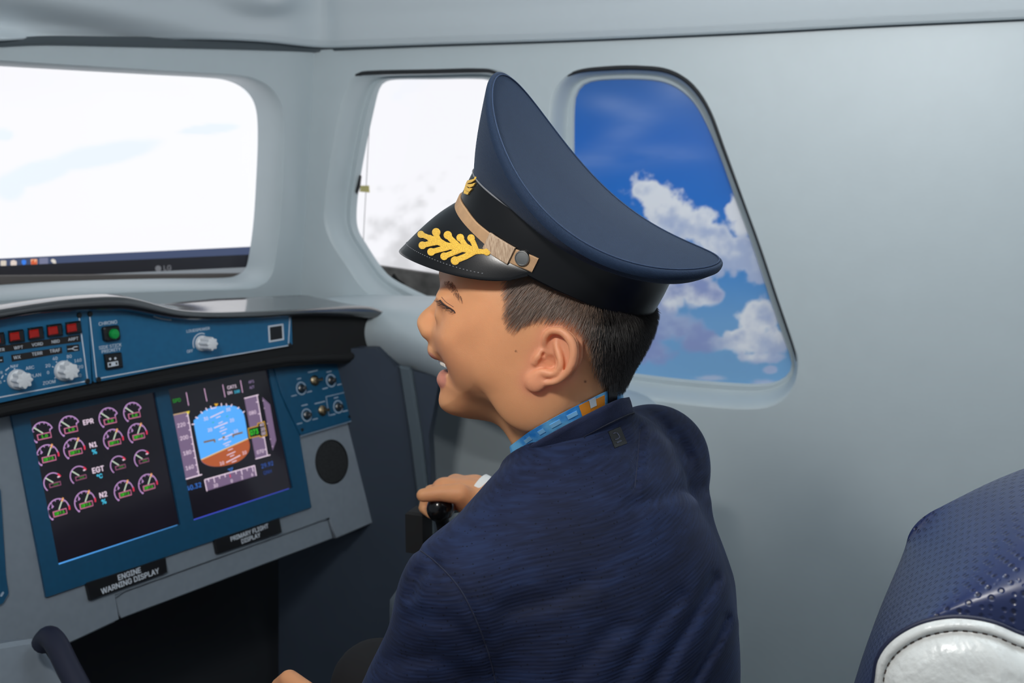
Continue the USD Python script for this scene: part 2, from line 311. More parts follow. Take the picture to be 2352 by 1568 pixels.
# ---------------------------------------------------------------- monitors seen through the windows
TV = Frame(P(630, 575, 2.40), [0.755, 0.656, 0], Z)
def picture(fr, px_poly, step, paint, w=0.0):
    """A display or print as a fine grid of vertices whose colours are the picture itself; paint(s, t, uv) with s, t running over the outline's bounds"""
    uv = np.array(px_poly, float) if isinstance(px_poly, np.ndarray) else fr.uv(np.array(px_poly, float))
    poly = Polygon(uv); lo, hi = uv.min(0), uv.max(0); nx, ny = np.maximum(((hi - lo) / step).astype(int), 2)
    gx, gy = np.meshgrid(np.linspace(lo[0], hi[0], nx), np.linspace(lo[1], hi[1], ny)); pts = np.stack([gx, gy], -1)
    f = grid_faces(ny, nx); cen = pts.reshape(-1, 2)[f].mean(1); keep = shapely.contains_xy(poly.buffer(step), cen[:, 0], cen[:, 1]); f = f[keep]
    ids, f = np.unique(f, return_inverse=True); p2 = pts.reshape(-1, 2)[ids]
    return tri(fr.pt(p2, w=w), f.reshape(-1, 3)), paint(p2)
def fb(p, sc, seed, oc=5): return meshkit.fbm(np.c_[p * sc, np.zeros(len(p)) + seed * 3.1], oc, seed)
def tv_paint(uv):
    px = proj(TV.pt(uv)); x, y = px[:, 0], px[:, 1]
    n = fb(uv * [1, 2.2], 4.0, 3); n2 = fb(uv * [1, 2.0], 9.0, 8)
    c = np.tile([0.96, 0.965, 1.0], (len(uv), 1)); pink = np.clip((250 - x) / 320, 0, 1)[:, None] * np.clip((620 - y) / 500, 0, 1)[:, None]
    c = c * (1 - 0.16 * pink) + np.array([0.84, 0.76, 0.86]) * 0.16 * pink
    def patch(cx, cy, rx, ry, rot=0.0):
        a, b = (x - cx), (y - cy); a, b = a * np.cos(rot) + b * np.sin(rot), -a * np.sin(rot) + b * np.cos(rot)
        return smooth((1.25 - np.sqrt((a / rx) ** 2 + (b / ry) ** 2) + (n - 0.5) * 1.6 + (n2 - 0.5) * 0.7) / 0.5)
    b = np.maximum.reduce([patch(240, 355, 130, 26, -0.2), patch(80, 400, 90, 26, -0.25) , patch(20, 430, 40, 34), patch(470, 297, 60, 10, -0.1), patch(600, 205, 42, 28, 0.4), patch(5, 310, 22, 12)])[:, None]
    return c * (1 - b) + np.array([0.85, 0.925, 1.0]) * b
t = Thing('front_monitor', 'wide black front monitor showing bright clouds with a taskbar along the bottom', 'monitor')
def tvuv(*p): return TV.uv(np.array(p, float))
bot = lambda x, y0: (x, y0 - 0.0480 * x)
t.add('case', ext(tvuv((-700, 80), (760, 80), (760, 592), bot(760, 641), bot(-700, 638)), -0.06, -0.003, TV), m_matte)
t.add('bezel', ext(tvuv(bot(-700, 609), bot(740, 612), bot(740, 641), bot(-700, 638)), -0.003, 0.002, TV), plain('glossy_bezel', lin(52, 52, 60), 0.35))
m, c = picture(TV, [(-700, 90), (735, 90), (735, 592.5 - .048 * 735), (-700, 592.5 + .048 * 700)], 0.006, tv_paint); t.add('screen_picture', m, m_tv, True, c)
pieces = [(TV, Polygon(tvuv(bot(-700, 593), bot(735, 594), bot(735, 612), bot(-700, 610))), 0.0006, lin(72, 84, 116))]
m, c = flat(pieces); c = c * 0.9; bar = t.add('taskbar', m, m_tv, False, c)
icons = [[((1, 598), (14, 598), (14, 610), (1, 610)), (215, 205, 190)], [((24, 599), (31, 596.5), (38, 600), (38, 609), (24, 610)), (225, 210, 200)], [((49, 598), (54, 596), (60, 598), (59, 606), (54, 609), (50, 605)), (60, 130, 235)],
         [((70, 595), (85, 594.5), (85, 608.5), (71, 609.5)), (238, 170, 130)], [((90, 592), (110, 591.5), (110, 609), (90, 610)), (120, 124, 152)], [((116, 597), (121, 594), (127, 597), (129, 605), (124, 606), (118, 601)), (220, 214, 205)]]
for q, colr in icons:
    m, c = flat([(TV, rounded(tvuv(*q), 0.0015) , 0.0012, lin(*colr))]); t.add('icon', m, m_tv, False, c, under=bar)
m, c = flat([(TV, tvuv((68, 609.5), (88, 609), (88, 612), (68, 612.5)), 0.0012, lin(90, 140, 220)), (TV, tvuv((115, 607.5), (134, 606.5), (134, 610), (115, 611)), 0.0012, lin(90, 140, 220)), (TV, tvuv((90, 609.5), (111, 608.8), (111, 611), (90, 611.7)), 0.0012, lin(90, 140, 220)), (TV, tvuv((71, 601), (77, 595), (79, 603), (84, 598), (84, 608), (71, 609)), 0.0016, lin(214, 96, 60))]); t.add('icon_underline', m, m_tv, False, c, under=bar)
lg = TV.uv(362.5, 616.5); r = 0.0068; m_logo = plain('silver_print', lin(168, 168, 174), 0.4)
t.add('logo', cat([ext(Point(*lg).buffer(r), 0.002, 0.0026, TV), words('LG', 0.0105, TV, lg[0] + 0.021, lg[1] + 0.0006, 0.002, bold=True, depth=0.0006)]), m_logo)
t.emit()
# grey-brown ledge under the front monitor
struct('trim_1', ext([(x, y) for x, y in FW.uv(np.array([(-500, 640), (690, 628), (690, 690), (-500, 720)], float), w=-0.085)], -0.10, -0.09, FW), plain('brown_grey_ledge', lin(104, 99, 96), 0.8), 'brown grey filler panel below the front monitor', 'panel')

# second monitor behind the middle window
SM = Frame(SW.pt(*SW.uv(1000, 400), -0.16), SW.U, SW.V)
def sm_paint(uv):
    px = proj(SM.pt(uv)); x, y = px[:, 0], px[:, 1]; n = fb(uv * [1, 1.6], 9.0, 5); n2 = fb(uv, 26.0, 11)
    c = np.tile([0.93, 0.93, 0.97], (len(uv), 1))
    g = smooth(((y - 470) / 160 + (x - 900) / 500 + (n - 0.5) * 2.6 + (n2 - 0.5) * 1.1 - 0.15) / 0.9)[:, None] * 0.75
    b = smooth(((n - 0.5) * 3 - (y - 250) / 200))[:, None] * np.clip((1000 - x) / 100, 0, 1)[:, None] * 0.6
    c = c * (1 - b) + np.array([0.82, 0.90, 1.0]) * b
    return c * (1 - g) + np.array([0.56, 0.56, 0.58]) * g
t = Thing('side_monitor', 'bright cloud picture on a monitor behind the middle window', 'monitor')
su = SM.uv(np.array([(780, 150), (1260, 150), (1260, 664), (862, 609), (790, 599)], float))
m, c = picture(SM, su, 0.006, sm_paint); t.add('screen_picture', m, m_tv, True, c)
t.add('case', ext(su, -0.05, -0.002, SM), m_matte); t.emit()
single('grey_ledge', ext(SM.uv(np.array([(780, 600), (870, 611), (1260, 668), (1260, 800), (780, 760)], float), w=0.02), 0.002, 0.024, SM), plain('dark_grey_ledge', lin(92, 90, 88), 0.8, vary=0.45, scale=260), 'dark grey dusty ledge under the cloud picture in the middle window', 'ledge')
tent = SM.uv(np.array([(893, 652), (905, 628), (914, 640), (930, 652), (920, 664), (905, 668)], float), w=0.025)
single('rag', ext(tent, 0.021, 0.03, SM), m_matte, 'small dark rag on the ledge of the middle window', 'rag')
wp = SM.uv(np.array([(852, 240), (846, 330), (841, 430), (836, 520), (833, 600)], float), w=0.012)
single('cable', tube(SM.pt(resample(wp, 24), w=0.012), 0.0009, 6), plain('grey_cable', lin(150, 148, 150), 0.5), 'thin grey cable hanging at the left edge of the middle window', 'cable')
single('tape', ext(SM.uv(np.array([(826, 426), (848, 426), (849, 442), (838, 441), (826, 440), (828, 433)], float), w=0.0135), 0.0132, 0.0145, SM), plain('yellow_tape', lin(196, 186, 120), 0.4), 'short piece of yellow tape holding the cable', 'tape')
single('window_clip', ext(SW.uv(np.array([(826, 402), (829, 404), (826, 430), (820, 445), (817, 440)], float), w=-0.046), -0.05, -0.044, SW), m_black, 'small black clip at the left edge of the middle window', 'clip')

# printed sky in the right window
sk_uv = np.array(Polygon(in2).buffer(0.002, join_style=2).exterior.coords)[:-1]
def sky_paint(uv):
    px = proj(SW.pt(uv, w=-0.051)); x, y = px[:, 0], px[:, 1]
    n = fb(uv, 16.0, 21, 7); n2 = fb(uv, 46.0, 31, 5); ns = fb(uv * [0.7, 2.6], 8.0, 41, 5)
    tt = np.clip((y - 190) / 690, 0, 1)
    K = np.array([lin(52, 108, 186), lin(36, 108, 200), lin(36, 116, 208), lin(70, 142, 214), lin(120, 172, 222), lin(128, 178, 222)])
    c = np.stack([np.interp(tt, [0, 0.2, 0.4, 0.6, 0.8, 1], K[:, k]) for k in range(3)], 1)
    def ell(cx, cy, rx, ry, rot=0.0):
        a, b = (x - cx), (y - cy); a, b = a * np.cos(rot) + b * np.sin(rot), -a * np.sin(rot) + b * np.cos(rot); return np.sqrt((a / rx) ** 2 + (b / ry) ** 2)
    wisp = sum(np.exp(-ell(*e) ** 2) for e in [(1430, 365, 150, 26, -0.12), (1540, 352, 90, 18, 0.05), (1420, 245, 70, 24, 0.2), (1440, 300, 90, 30, -0.5), (1560, 200, 50, 40, 0.3)])
    wv = np.clip(wisp * (0.25 + 1.1 * (ns - 0.3)), 0, 1)[:, None] * 0.55
    c = c * (1 - wv) + np.array(lin(150, 176, 226)) * wv
    def cloud(es, soft, amp, hi, lo, base):
        nonlocal c
        d = np.min([ell(*e) for e in es], 0) * 0.85 + (n - 0.5) * amp * 1.5 + (n2 - 0.5) * amp * 0.9; k = smooth((1 - d) / soft)[:, None]
        sh = smooth(0.5 + (n - 0.5) * 1.8 + (n2 - 0.5) * 1.2 + (base - y) / 150)[:, None]
        c = c * (1 - k) + (np.array(lo) * (1 - sh) + np.array(hi) * sh) * k
    wht, grey, lav = lin(236, 240, 248), lin(176, 192, 226), lin(146, 162, 212)
    cloud([(1490, 440, 30, 20), (1515, 462, 46, 34), (1545, 500, 85, 52, 0.6), (1600, 520, 62, 44), (1640, 560, 80, 52, 0.5), (1700, 585, 66, 46, 0.6), (1740, 620, 60, 40, 0.8), (1690, 480, 26, 50), (1700, 520, 30, 30)], 0.35, 1.1, wht, grey, 540)
    cloud([(1560, 650, 60, 46), (1610, 682, 52, 32), (1520, 690, 70, 40)], 0.35, 0.9, wht, lav, 690)
    cloud([(1540, 750, 90, 44), (1600, 780, 50, 34), (1500, 810, 60, 36)], 0.55, 0.9, lin(176, 194, 228), lav, 740)
    cloud([(1730, 740, 50, 46), (1720, 790, 68, 34), (1780, 780, 40, 30), (1690, 770, 30, 20), (1770, 850, 18, 10), (1740, 820, 60, 14)], 0.4, 1.0, wht, grey, 790)
    cloud([(1630, 868, 60, 8), (1760, 880, 40, 10)], 0.8, 0.9, lin(190, 205, 230), grey, 880)
    return c
m, c = picture(SW, sk_uv, 0.0022, sky_paint, -0.0505)
single('sky_print', m, m_print, 'glossy print of blue sky and white clouds filling the right window', 'print', True, c)

# ---------------------------------------------------------------- glareshield
LIP = Frame(P(219, 700, 1.507), U_P, Z)                       # plane of the padded front lip
GP = Frame(LIP.o - AFT * 0.028, U_P, Z * math.cos(0.05) + FWD * math.sin(0.05))        # plane of the upper control panels
lip_top = [(-260, 750), (-120, 731), (0, 712), (50, 704), (100, 696), (160, 688), (220, 683), (265, 681), (300, 683), (335, 690), (370, 700), (400, 708), (430, 713), (470, 716), (520, 717), (600, 715), (660, 712), (720, 708), (770, 705), (820, 703), (855, 704), (880, 712), (894, 722)]
lip_bot = [(-260, 782), (-120, 760), (0, 739), (50, 730), (100, 723), (160, 718), (220, 715), (265, 714), (300, 715), (335, 721), (370, 728), (400, 733), (430, 736), (470, 737), (520, 736), (600, 733), (660, 728), (720, 726), (770, 727), (820, 729), (855, 731), (880, 730), (894, 727)]
n = 120
tu, bu = resample(catmull(LIP.uv(np.array(lip_top)), 6), n), catmull(LIP.uv(np.array(lip_bot)), 6)
bu = np.c_[tu[:, 0], np.interp(tu[:, 0], bu[:, 0], bu[:, 1])]
hgt = tu[:, 1] - bu[:, 1]
hump = np.clip((tu[:, 1] - np.interp(tu[:, 0], [tu[0, 0], tu[-1, 0]], [np.percentile(tu[:, 1], 20)] * 2)), 0, None)
endr = smooth((np.arange(n) - (n - 14)) / 13.0)
rows = []
mid = (tu[:, 1] + bu[:, 1]) / 2
base_level = LIP.uv(600, 716)[1]
for a in np.linspace(-math.pi / 2, math.pi / 2, 15):          # rounded lip from below to above
    rows.append(LIP.pt(tu[:, 0], mid + hgt / 2 * np.sin(a), 0.012 * np.cos(a) - 0.012))
for dep, fall in [(0.02, 0.0), (0.05, 0.15), (0.08, 0.4), (0.11, 0.75), (0.13, 1.0), (0.135, 1.3)]:                  # top surface, rising slightly to the windscreen
    over = np.clip(tu[:, 1] - base_level, 0, None)
    rows.append(LIP.pt(tu[:, 0], tu[:, 1] - over * fall * 0.8 + (dep * 0.10 if dep < 0.133 else -0.02) * (1 - endr) - endr * 0.004, -0.012 - dep * (1 - 0.15 * endr)))
under = [LIP.pt(tu[:, 0], bu[:, 1] + 0.003, -0.03), LIP.pt(tu[:, 0], bu[:, 1] + 0.003, -0.09)]
shield = loft(np.array(under[::-1] + rows))
t = Thing('glareshield', 'black padded glareshield curving over the upper control panels', 'glareshield')
t.add('top_pad', shield, m_shield, True)
# body below the lip: black side cheek at the right and black sill under the control panels
bod = GP.uv(np.array([(-260, 730), (-60, 742), (150, 712), (300, 708), (420, 728), (665, 720), (860, 722), (856, 770), (858, 815), (800, 836), (745, 836), (660, 843), (400, 885), (200, 922), (0, 962), (-260, 1016)], float))
t.add('body', bevel_plate(bod, -0.03, -0.0045, 0.004, GP), m_matte)
t.add('sill', tube(GP.pt(GP.uv(np.array([(-260, 1003), (0, 946), (200, 906), (400, 868), (660, 826), (745, 822), (800, 822), (850, 803)], float)), w=-0.006), 0.008, 10), m_matte)
t.emit()

# ---------------------------------------------------------------- upper control panels
def g(x, y): return GP.uv(np.array([x, y], float))
def gp(*p): return GP.uv(np.array(p, float))
def z1(*p): return [(x / 4.9, 680 + y / 4.9) for x, y in p]
def line_px(fr, pts, wid, w0, w1):
    return ext(LineString(fr.uv(np.array(pts, float))).buffer(wid / 2, cap_style=2), w0, w1, fr)
def word_px(fr, text, x, y, hpx, slope_px=None, w=0.0005, bold=False, sx=1.0, anchor='c', x1=None):
    """lettering centred on a pixel; hpx is the capitals' height in the photograph"""
    a, b = fr.uv(x, y - hpx / 2), fr.uv(x, y + hpx / 2); h = abs(a[1] - b[1])
    c = fr.uv(x, y); return words(text, h, fr, c[0], c[1], w, 0.0, bold, anchor=anchor, sx=sx)
def knob(fr, x, y, rpx, lift=0.022, turn=0.3):
    c = fr.uv(x, y); r = abs(fr.uv(x, y - rpx)[1] - fr.uv(x, y + rpx)[1]) / 2; f = frame_at(fr, c[0], c[1], 0)
    skirt = lathe([(r * 1.08, 0), (r * 1.08, 0.004), (r * 1.0, 0.007), (r * 0.7, 0.009), (0.0001, 0.009)], 40)
    th = np.linspace(0, 2 * np.pi, 96, endpoint=False); ring = lambda s, h: np.c_[r * s * (0.86 + 0.10 * np.cos(8 * th + turn)) * np.cos(th), r * s * (0.86 + 0.10 * np.cos(8 * th + turn)) * np.sin(th), np.full(96, h)]
    grip = loft(np.array([ring(1.0, 0.008), ring(0.97, lift * 0.8), ring(0.93, lift), ring(0.6, lift + 0.001), ring(0.01, lift + 0.001)]), True)
    return f.put(skirt), f.put(grip)
def screw(fr, x, y, r=0.0042):
    c = fr.uv(x, y); f = frame_at(fr, c[0], c[1], 0.0015); m = lathe([(r, 0), (r, 0.001), (r * .8, 0.0018), (0.0001, 0.0018)], 16); return f.put(m)

t = Thing('navigation_panel', 'teal navigation panel with a row of red buttons and two white knobs', 'control panel')
t.add('faceplate', bevel_plate(gp((-260, 770), (-100, 745), (0, 726), (60, 712), (130, 704), (200, 700), (210, 880), (0, 925), (-260, 978)), -0.004, 0.0015, 0.0006, GP), m_teal)
t.add('border_line', cat([line_px(GP, z1((883, 235), (975, 928)), 0.0016, 0.0012, 0.0022), line_px(GP, z1((948, 958), (0, 1135), (-1200, 1370)), 0.0016, 0.0012, 0.0022)]), m_white)
for cx, cy in [(163, 452), (382, 420), (594, 386), (806, 356), (-55, 485)]:
    b = t.add('button_housing', bevel_plate(gp(*z1((cx - 80, cy - 62), (cx + 70, cy - 82), (cx + 88, cy + 56), (cx - 70, cy + 76))), 0.001, 0.009, 0.002, GP), m_black)
    t.add('red_button', bevel_plate(GP.uv(np.array(z1((cx - 47, cy - 34), (cx + 55, cy - 50), (cx + 70, cy + 40), (cx - 38, cy + 56))), w=0.012), 0.009, 0.0125, 0.0015, GP), m_red, under=b)
lab = t.add('label_strip', ext(gp(*z1((-180, 585), (0, 560), (890, 432), (900, 510), (0, 632), (-180, 656))), 0.001, 0.0022, GP), m_strip)
for s, x, y in [('WPT', 198, 576), ('VORD', 410, 540), ('NBD', 616, 508), ('ARPT', 815, 480), ('CSTR', -20, 606)]:
    t.add('lettering', word_px(GP, s, x / 4.9, 680 + y / 4.9, 7.2, w=0.0022), m_white, under=lab)
lab = t.add('label_strip', ext(gp(*z1((118, 660), (685, 572), (692, 640), (128, 735))), 0.001, 0.0022, GP), m_strip)
for s, x, y in [('WX', 182, 686), ('TERR', 408, 645), ('TRAF', 608, 612)]:
    t.add('lettering', word_px(GP, s, x / 4.9, 680 + y / 4.9, 7.6, w=0.0022), m_white, under=lab)
lab = t.add('label_strip', ext(gp(*z1((742, 555), (878, 540), (886, 612), (750, 632))), 0.001, 0.0022, GP), m_strip)
t.add('symbol', cat([line_px(GP, z1(*q), 0.0012, 0.0022, 0.0028) for q in [[(752, 596), (800, 590)], [(800, 590), (826, 570), (862, 566)], [(800, 590), (832, 606), (864, 602)]]]), m_white, under=lab)
lab = t.add('label_strip', ext(gp(*z1((-150, 700), (25, 675), (33, 742), (-150, 770))), 0.001, 0.0022, GP), m_strip)
t.add('symbol', line_px(GP, z1((-10, 722), (10, 718)), 0.0014, 0.0022, 0.0028), m_white, under=lab)
for s, x, y, hh in [('NAV', 155, 786, 6.4), ('ARC', 330, 804, 7.4), ('PLAN', 394, 890, 7.4), ('R', 10, 858, 6.4), ('LS', -14, 968, 6.6), ('ZOOM', 546, 968, 7.6), ('0', 534, 858, 7), ('20', 532, 780, 7.4), ('40', 612, 700, 7.4), ('80', 772, 677, 7.4), ('160', 870, 722, 7.4), ('320', 886, 796, 7.4), ('640', 866, 894, 7.4)]:
    t.add('lettering', word_px(GP, s, x / 4.9, 680 + y / 4.9, hh, w=0.0015), m_white)
for q in [[(54, 838), (95, 804)], [(8, 925), (28, 890)], [(155, 808), (157, 822)], [(52, 872), (64, 882)], [(300, 908), (316, 912)], [(34, 955), (50, 952)], [(580, 790), (594, 798)], [(624, 734), (634, 746)], [(752, 716), (744, 728)], [(798, 752), (784, 760)], [(812, 806), (826, 804)], [(606, 922), (620, 912)]]: t.add('tick_mark', line_px(GP, z1(*q), 0.0014, 0.0012, 0.0021), m_white)
for x, y in [(38, 871), (145, 851)]:
    sk, gr = knob(GP, x, y, 22); k = t.add('rotary_knob', sk, m_knob, 40); t.add('grip', gr, m_knob, 40, under=k)
for x, y in [(884 / 4.9, 680 + 215 / 4.9), (976 / 4.9, 680 + 955 / 4.9)]: t.add('screw', screw(GP, x, y), m_black)
t.emit()

t = Thing('clock_panel', 'teal panel with a green chronometer button and a white loudspeaker knob', 'control panel')
t.add('faceplate', bevel_plate(gp((200, 700), (300, 700), (380, 726), (430, 732), (520, 730), (668, 716), (671, 791), (560, 812), (400, 842), (214, 879)), -0.004, 0.0015, 0.0006, GP), m_teal)
t.add('border_line', cat([line_px(GP, z1((1003, 232), (1078, 912)), 0.0016, 0.0012, 0.0022), line_px(GP, z1((1128, 920), (2000, 762), (2352, 702), (2700, 646), (3245, 552)), 0.0016, 0.0012, 0.0022), line_px(GP, [(664, 729), (661, 789)], 0.0016, 0.0012, 0.0022), line_px(GP, z1((1720, 226), (1790, 250), (1860, 262), (1920, 268)), 0.0014, 0.0012, 0.0022)]), m_white)
b = t.add('button_housing', bevel_plate(rounded(gp(*z1((1128, 345), (1305, 322), (1325, 488), (1150, 512))), 0.004), 0.001, 0.010, 0.002, GP), m_black)
c = GP.uv(1235 / 4.9, 680 + 422 / 4.9); rr = abs(GP.uv(200, 680)[1] - GP.uv(200, 680 + 60 / 4.9)[1])
t.add('green_button', frame_at(GP, c[0], c[1], 0.009).put(lathe([(rr, 0), (rr, 0.004), (rr * .85, 0.006), (0.0001, 0.0068)], 32)), m_green, 40, under=b)
b = t.add('priority_button', bevel_plate(gp(*z1((1155, 652), (1340, 628), (1360, 798), (1178, 826))), 0.001, 0.008, 0.002, GP), m_black)
so = GP.uv(np.array(z1((1212, 748), (1326, 728), (1334, 778), (1218, 800))), w=0.0085); si = np.array(Polygon(so).buffer(-0.0014, join_style=2).exterior.coords)
sy = [ext(Polygon(so, [si]), 0.008, 0.0088, GP), ext(GP.uv(np.array(z1((1252, 752), (1300, 745), (1302, 775), (1254, 783))), w=0.0085), 0.008, 0.0087, GP)]
for q in [(1240, 706), (1298, 700)]: sy.append(ext(Point(*GP.uv(q[0] / 4.9, 680 + q[1] / 4.9, w=0.0085)).buffer(0.0018), 0.008, 0.0088, GP))
t.add('symbol', cat(sy), m_white, under=b)
for s, x, y, hh in [('CHRONO', 1208, 300, 8), ('SIDE STICK', 1235, 563, 7.4), ('PRIORITY', 1245, 608, 7.4), ('OFF', 2130, 618, 6.6)]:
    t.add('lettering', word_px(GP, s, x / 4.9, 680 + y / 4.9, hh, w=0.0015), m_white)
t.add('lettering', word_px(GP, 'LOUDSPEAKER', 454, 757, 6.6, w=0.0015), m_white)
kc = GP.uv(461, 788); kr = abs(GP.uv(461, 765)[1] - GP.uv(461, 788)[1])
arc = [kc + kr * np.array([math.cos(a), math.sin(a)]) for a in np.radians(np.linspace(62, 200, 24))]
t.add('arc_line', ext(LineString(arc).buffer(0.0008, cap_style=2), 0.0012, 0.0022, GP), m_white)
t.add('tick_mark', line_px(GP, [(484, 797), (488, 796)], 0.0014, 0.0012, 0.0021), m_white)
sk, gr = knob(GP, 462, 788, 17, 0.030, 1.0); k = t.add('rotary_knob', sk, m_knob, 40); t.add('grip', gr, m_knob, 40, under=k)
fo = gp((614, 748), (648, 743), (650, 780), (616, 786)); fi = np.array(Polygon(fo).buffer(-0.0028, join_style=2).exterior.coords)
s = t.add('square_frame', ext(Polygon(fo, [fi]), 0.001, 0.003, GP), m_white); t.add('dark_window', ext(fi, 0.001, 0.0018, GP), m_black, under=s)
for x, y in [(1005 / 4.9, 680 + 200 / 4.9), (1100 / 4.9, 680 + 938 / 4.9), (664, 724), (664, 792)]: t.add('screw', screw(GP, x, y), m_black)
t.emit()

# ---------------------------------------------------------------- main instrument panel
LP = Frame(P(65, 960, 1.505), U_P, Z * math.cos(0.22) + FWD * math.sin(0.22))
def l(*p): return LP.uv(np.array(p, float))
ewd = l((65, 962), (352, 901), (411, 1204), (131, 1297)); pfd = l((383, 895), (612, 848), (669, 1120), (441, 1195))
notch = l((266, 1367), (756, 1191), (768, 1236), (280, 1421))
house = l((-260, 880), (640, 770), (803, 790), (872, 1194), (772, 1237), (756, 1191), (266, 1367), (276, 1423), (145, 1484), (-260, 1640))
t = Thing('instrument_panel', 'grey instrument panel with a teal display surround and a switch plate', 'instrument panel')
t.add('housing', bevel_plate(house, -0.05, 0.0, 0.002, LP), m_house)
t.add('pull_out_tray', bevel_plate(notch, -0.05, -0.004, 0.0015, LP), m_house)
face = Polygon(l((4, 860), (600, 770), (650, 930), (684, 1000), (711, 1165), (103, 1371)), [ewd, pfd])
t.add('faceplate', ext(face, 0.0, 0.005, LP), m_tealdark)
sw = rounded(l((605, 780), (776, 790), (804, 966), (684, 1001), (640, 905)), 0.006)
plate = t.add('switch_plate', bevel_plate(sw, 0.0, 0.0085, 0.001, LP), m_tealdark)
def zs(x, y): return (380 + x / 3.919, 820 + y / 3.919)
t.add('border_line', ext(LineString(l((785, 836), (804, 955), (801, 967), (790, 971), (684, 1002))).buffer(0.0007), 0.008, 0.0091, LP), plain('dim_print', lin(150, 172, 192), 0.6), under=plate)
m_dim = plain('dim_lettering', lin(160, 178, 196), 0.6)
rings, bolts = [(1195, 285), (1463, 215), (1243, 525), (1527, 450)], [(1312, 215), (1382, 485)]
for x, y in rings:
    c = LP.uv(*zs(x, y)); f = frame_at(LP, c[0], c[1], 0.0085)
    R0 = abs(LP.uv(*zs(x, y - 60))[1] - c[1])
    t.add('dial_ring', ext(Point(*c).buffer(R0 * 1.02, 16).difference(Point(*c).buffer(R0 * 0.84, 16)), 0.0084, 0.0092, LP), m_dim, under=plate)
    t.add('dial_stem', f.put(lathe([(R0 * .62, 0), (R0 * .62, 0.002), (R0 * .45, 0.0035), (R0 * .40, 0.010), (R0 * .28, 0.012), (0.0001, 0.0125)], 24)), plain('steel_stem', lin(120, 118, 116), 0.35, metallic=1.0), 40, under=plate)
for x, y in bolts:
    c = LP.uv(*zs(x, y)); f = frame_at(LP, c[0], c[1], 0.0085); R0 = abs(LP.uv(*zs(x, y - 46))[1] - c[1])
    k = t.add('toggle_switch', f.put(lathe([(R0 * 1.05, 0), (R0 * 1.05, 0.003), (R0 * .8, 0.0045), (R0 * .55, 0.006), (0.0001, 0.0065)], 20)), m_brass, 40, under=plate)
    e = f.pt(0, 0, 0.006); t.add('toggle_lever', tube(np.array([e, e + f.N * 0.012 + f.U * 0.006 * (1 if x < 1350 else .2)]), [0.0022, 0.0034], 10), m_brass, 40, under=plate)
for x, y, w_ in [(1175, 198, 9), (1300, 132, 22), (1445, 135, 11), (1225, 435, 14), (1362, 412, 24), (1508, 368, 10), (1130, 350, 12), (1268, 315, 12), (1410, 285, 12), (1538, 250, 10), (1180, 600, 12), (1320, 560, 12), (1478, 520, 12), (1590, 488, 12)]:      # captions too small to read in the photograph
    a_, b_ = np.array(zs(x, y)) - [w_ / 2, -w_ * 0.12], np.array(zs(x, y)) + [w_ / 2, -w_ * 0.12]; t.add('caption_mark', ext(LineString(l(tuple(a_), tuple(b_))).buffer(0.0011, cap_style=2), 0.0084, 0.0090, LP), m_dim, under=plate)
t.add('box_line', ext(LineString(l(zs(1588, 320), zs(1418, 360), zs(1445, 530))).buffer(0.0007), 0.0084, 0.0091, LP), m_dim, under=plate)
for x, y in [zs(1628, 538), zs(1203, 655)]:
    c = LP.uv(x, y); t.add('screw', frame_at(LP, c[0], c[1], 0.0085).put(lathe([(0.0032, 0), (0.0032, .001), (0.0001, .0016)], 12)), m_black, under=plate)
sc = LP.uv(762, 1060); R0 = abs(LP.uv(762, 1009)[1] - sc[1])
sp = t.add('speaker', frame_at(LP, sc[0], sc[1], 0).put(lathe([(R0 * 1.03, 0), (R0 * 1.03, 0.0015), (R0 * 0.985, 0.002), (R0 * .97, 0.0006)], 56)), m_black, 30)
t.add('speaker_grill', ext(Point(*sc).buffer(R0 * .98, 32), 0.0002, 0.0008, LP), m_grill, under=sp)
side = t.add('side_faceplate', ext(rounded(l((-200, 1150), (-4, 1120), (9, 1320), (15, 1362), (2, 1385), (-60, 1410), (-200, 1450)), 0.004), 0.0, 0.006, LP), m_tealdark)
t.add('caption_mark', ext(LineString(l((-2, 1367), (1.5, 1361))).buffer(0.0016), 0.0058, 0.0066, LP), m_dim, under=side)
t.emit()
for txt, poly, lab in [(['ENGINE', 'WARNING DISPLAY'], [(198, 1338), (380, 1280), (384, 1314), (207, 1378)], 'black nameplate reading ENGINE WARNING DISPLAY below the left screen'), (['PRIMARY FLIGHT', 'DISPLAY'], [(492, 1239), (641, 1189), (647, 1222), (499, 1272)], 'black nameplate reading PRIMARY FLIGHT DISPLAY below the right screen')]:
    t = Thing('nameplate', lab, 'nameplate'); uvp = LP.uv(np.array(poly, float), w=0.006); t.add('plate', bevel_plate(uvp, 0.0, 0.007, 0.0006, LP), m_black)
    c = uvp.mean(0); hgt_ = abs(uvp[0, 1] - uvp[3, 1])
    cen = [(284, 1323), (293, 1337)] if 'ENGINE' in txt else [(570, 1221), (572, 1239)]
    cen = [(284, 1322), (294, 1338)] if 'ENGINE' in txt else [(570, 1222), (572, 1239)]
    for s, k in zip(txt, (0.21, -0.20)):
        t.add('lettering', words(s, hgt_ * 0.30, LP, c[0] + 0.002, c[1] + hgt_ * k, 0.007, 0.0, True, sx=0.96), m_white)
    t.emit()

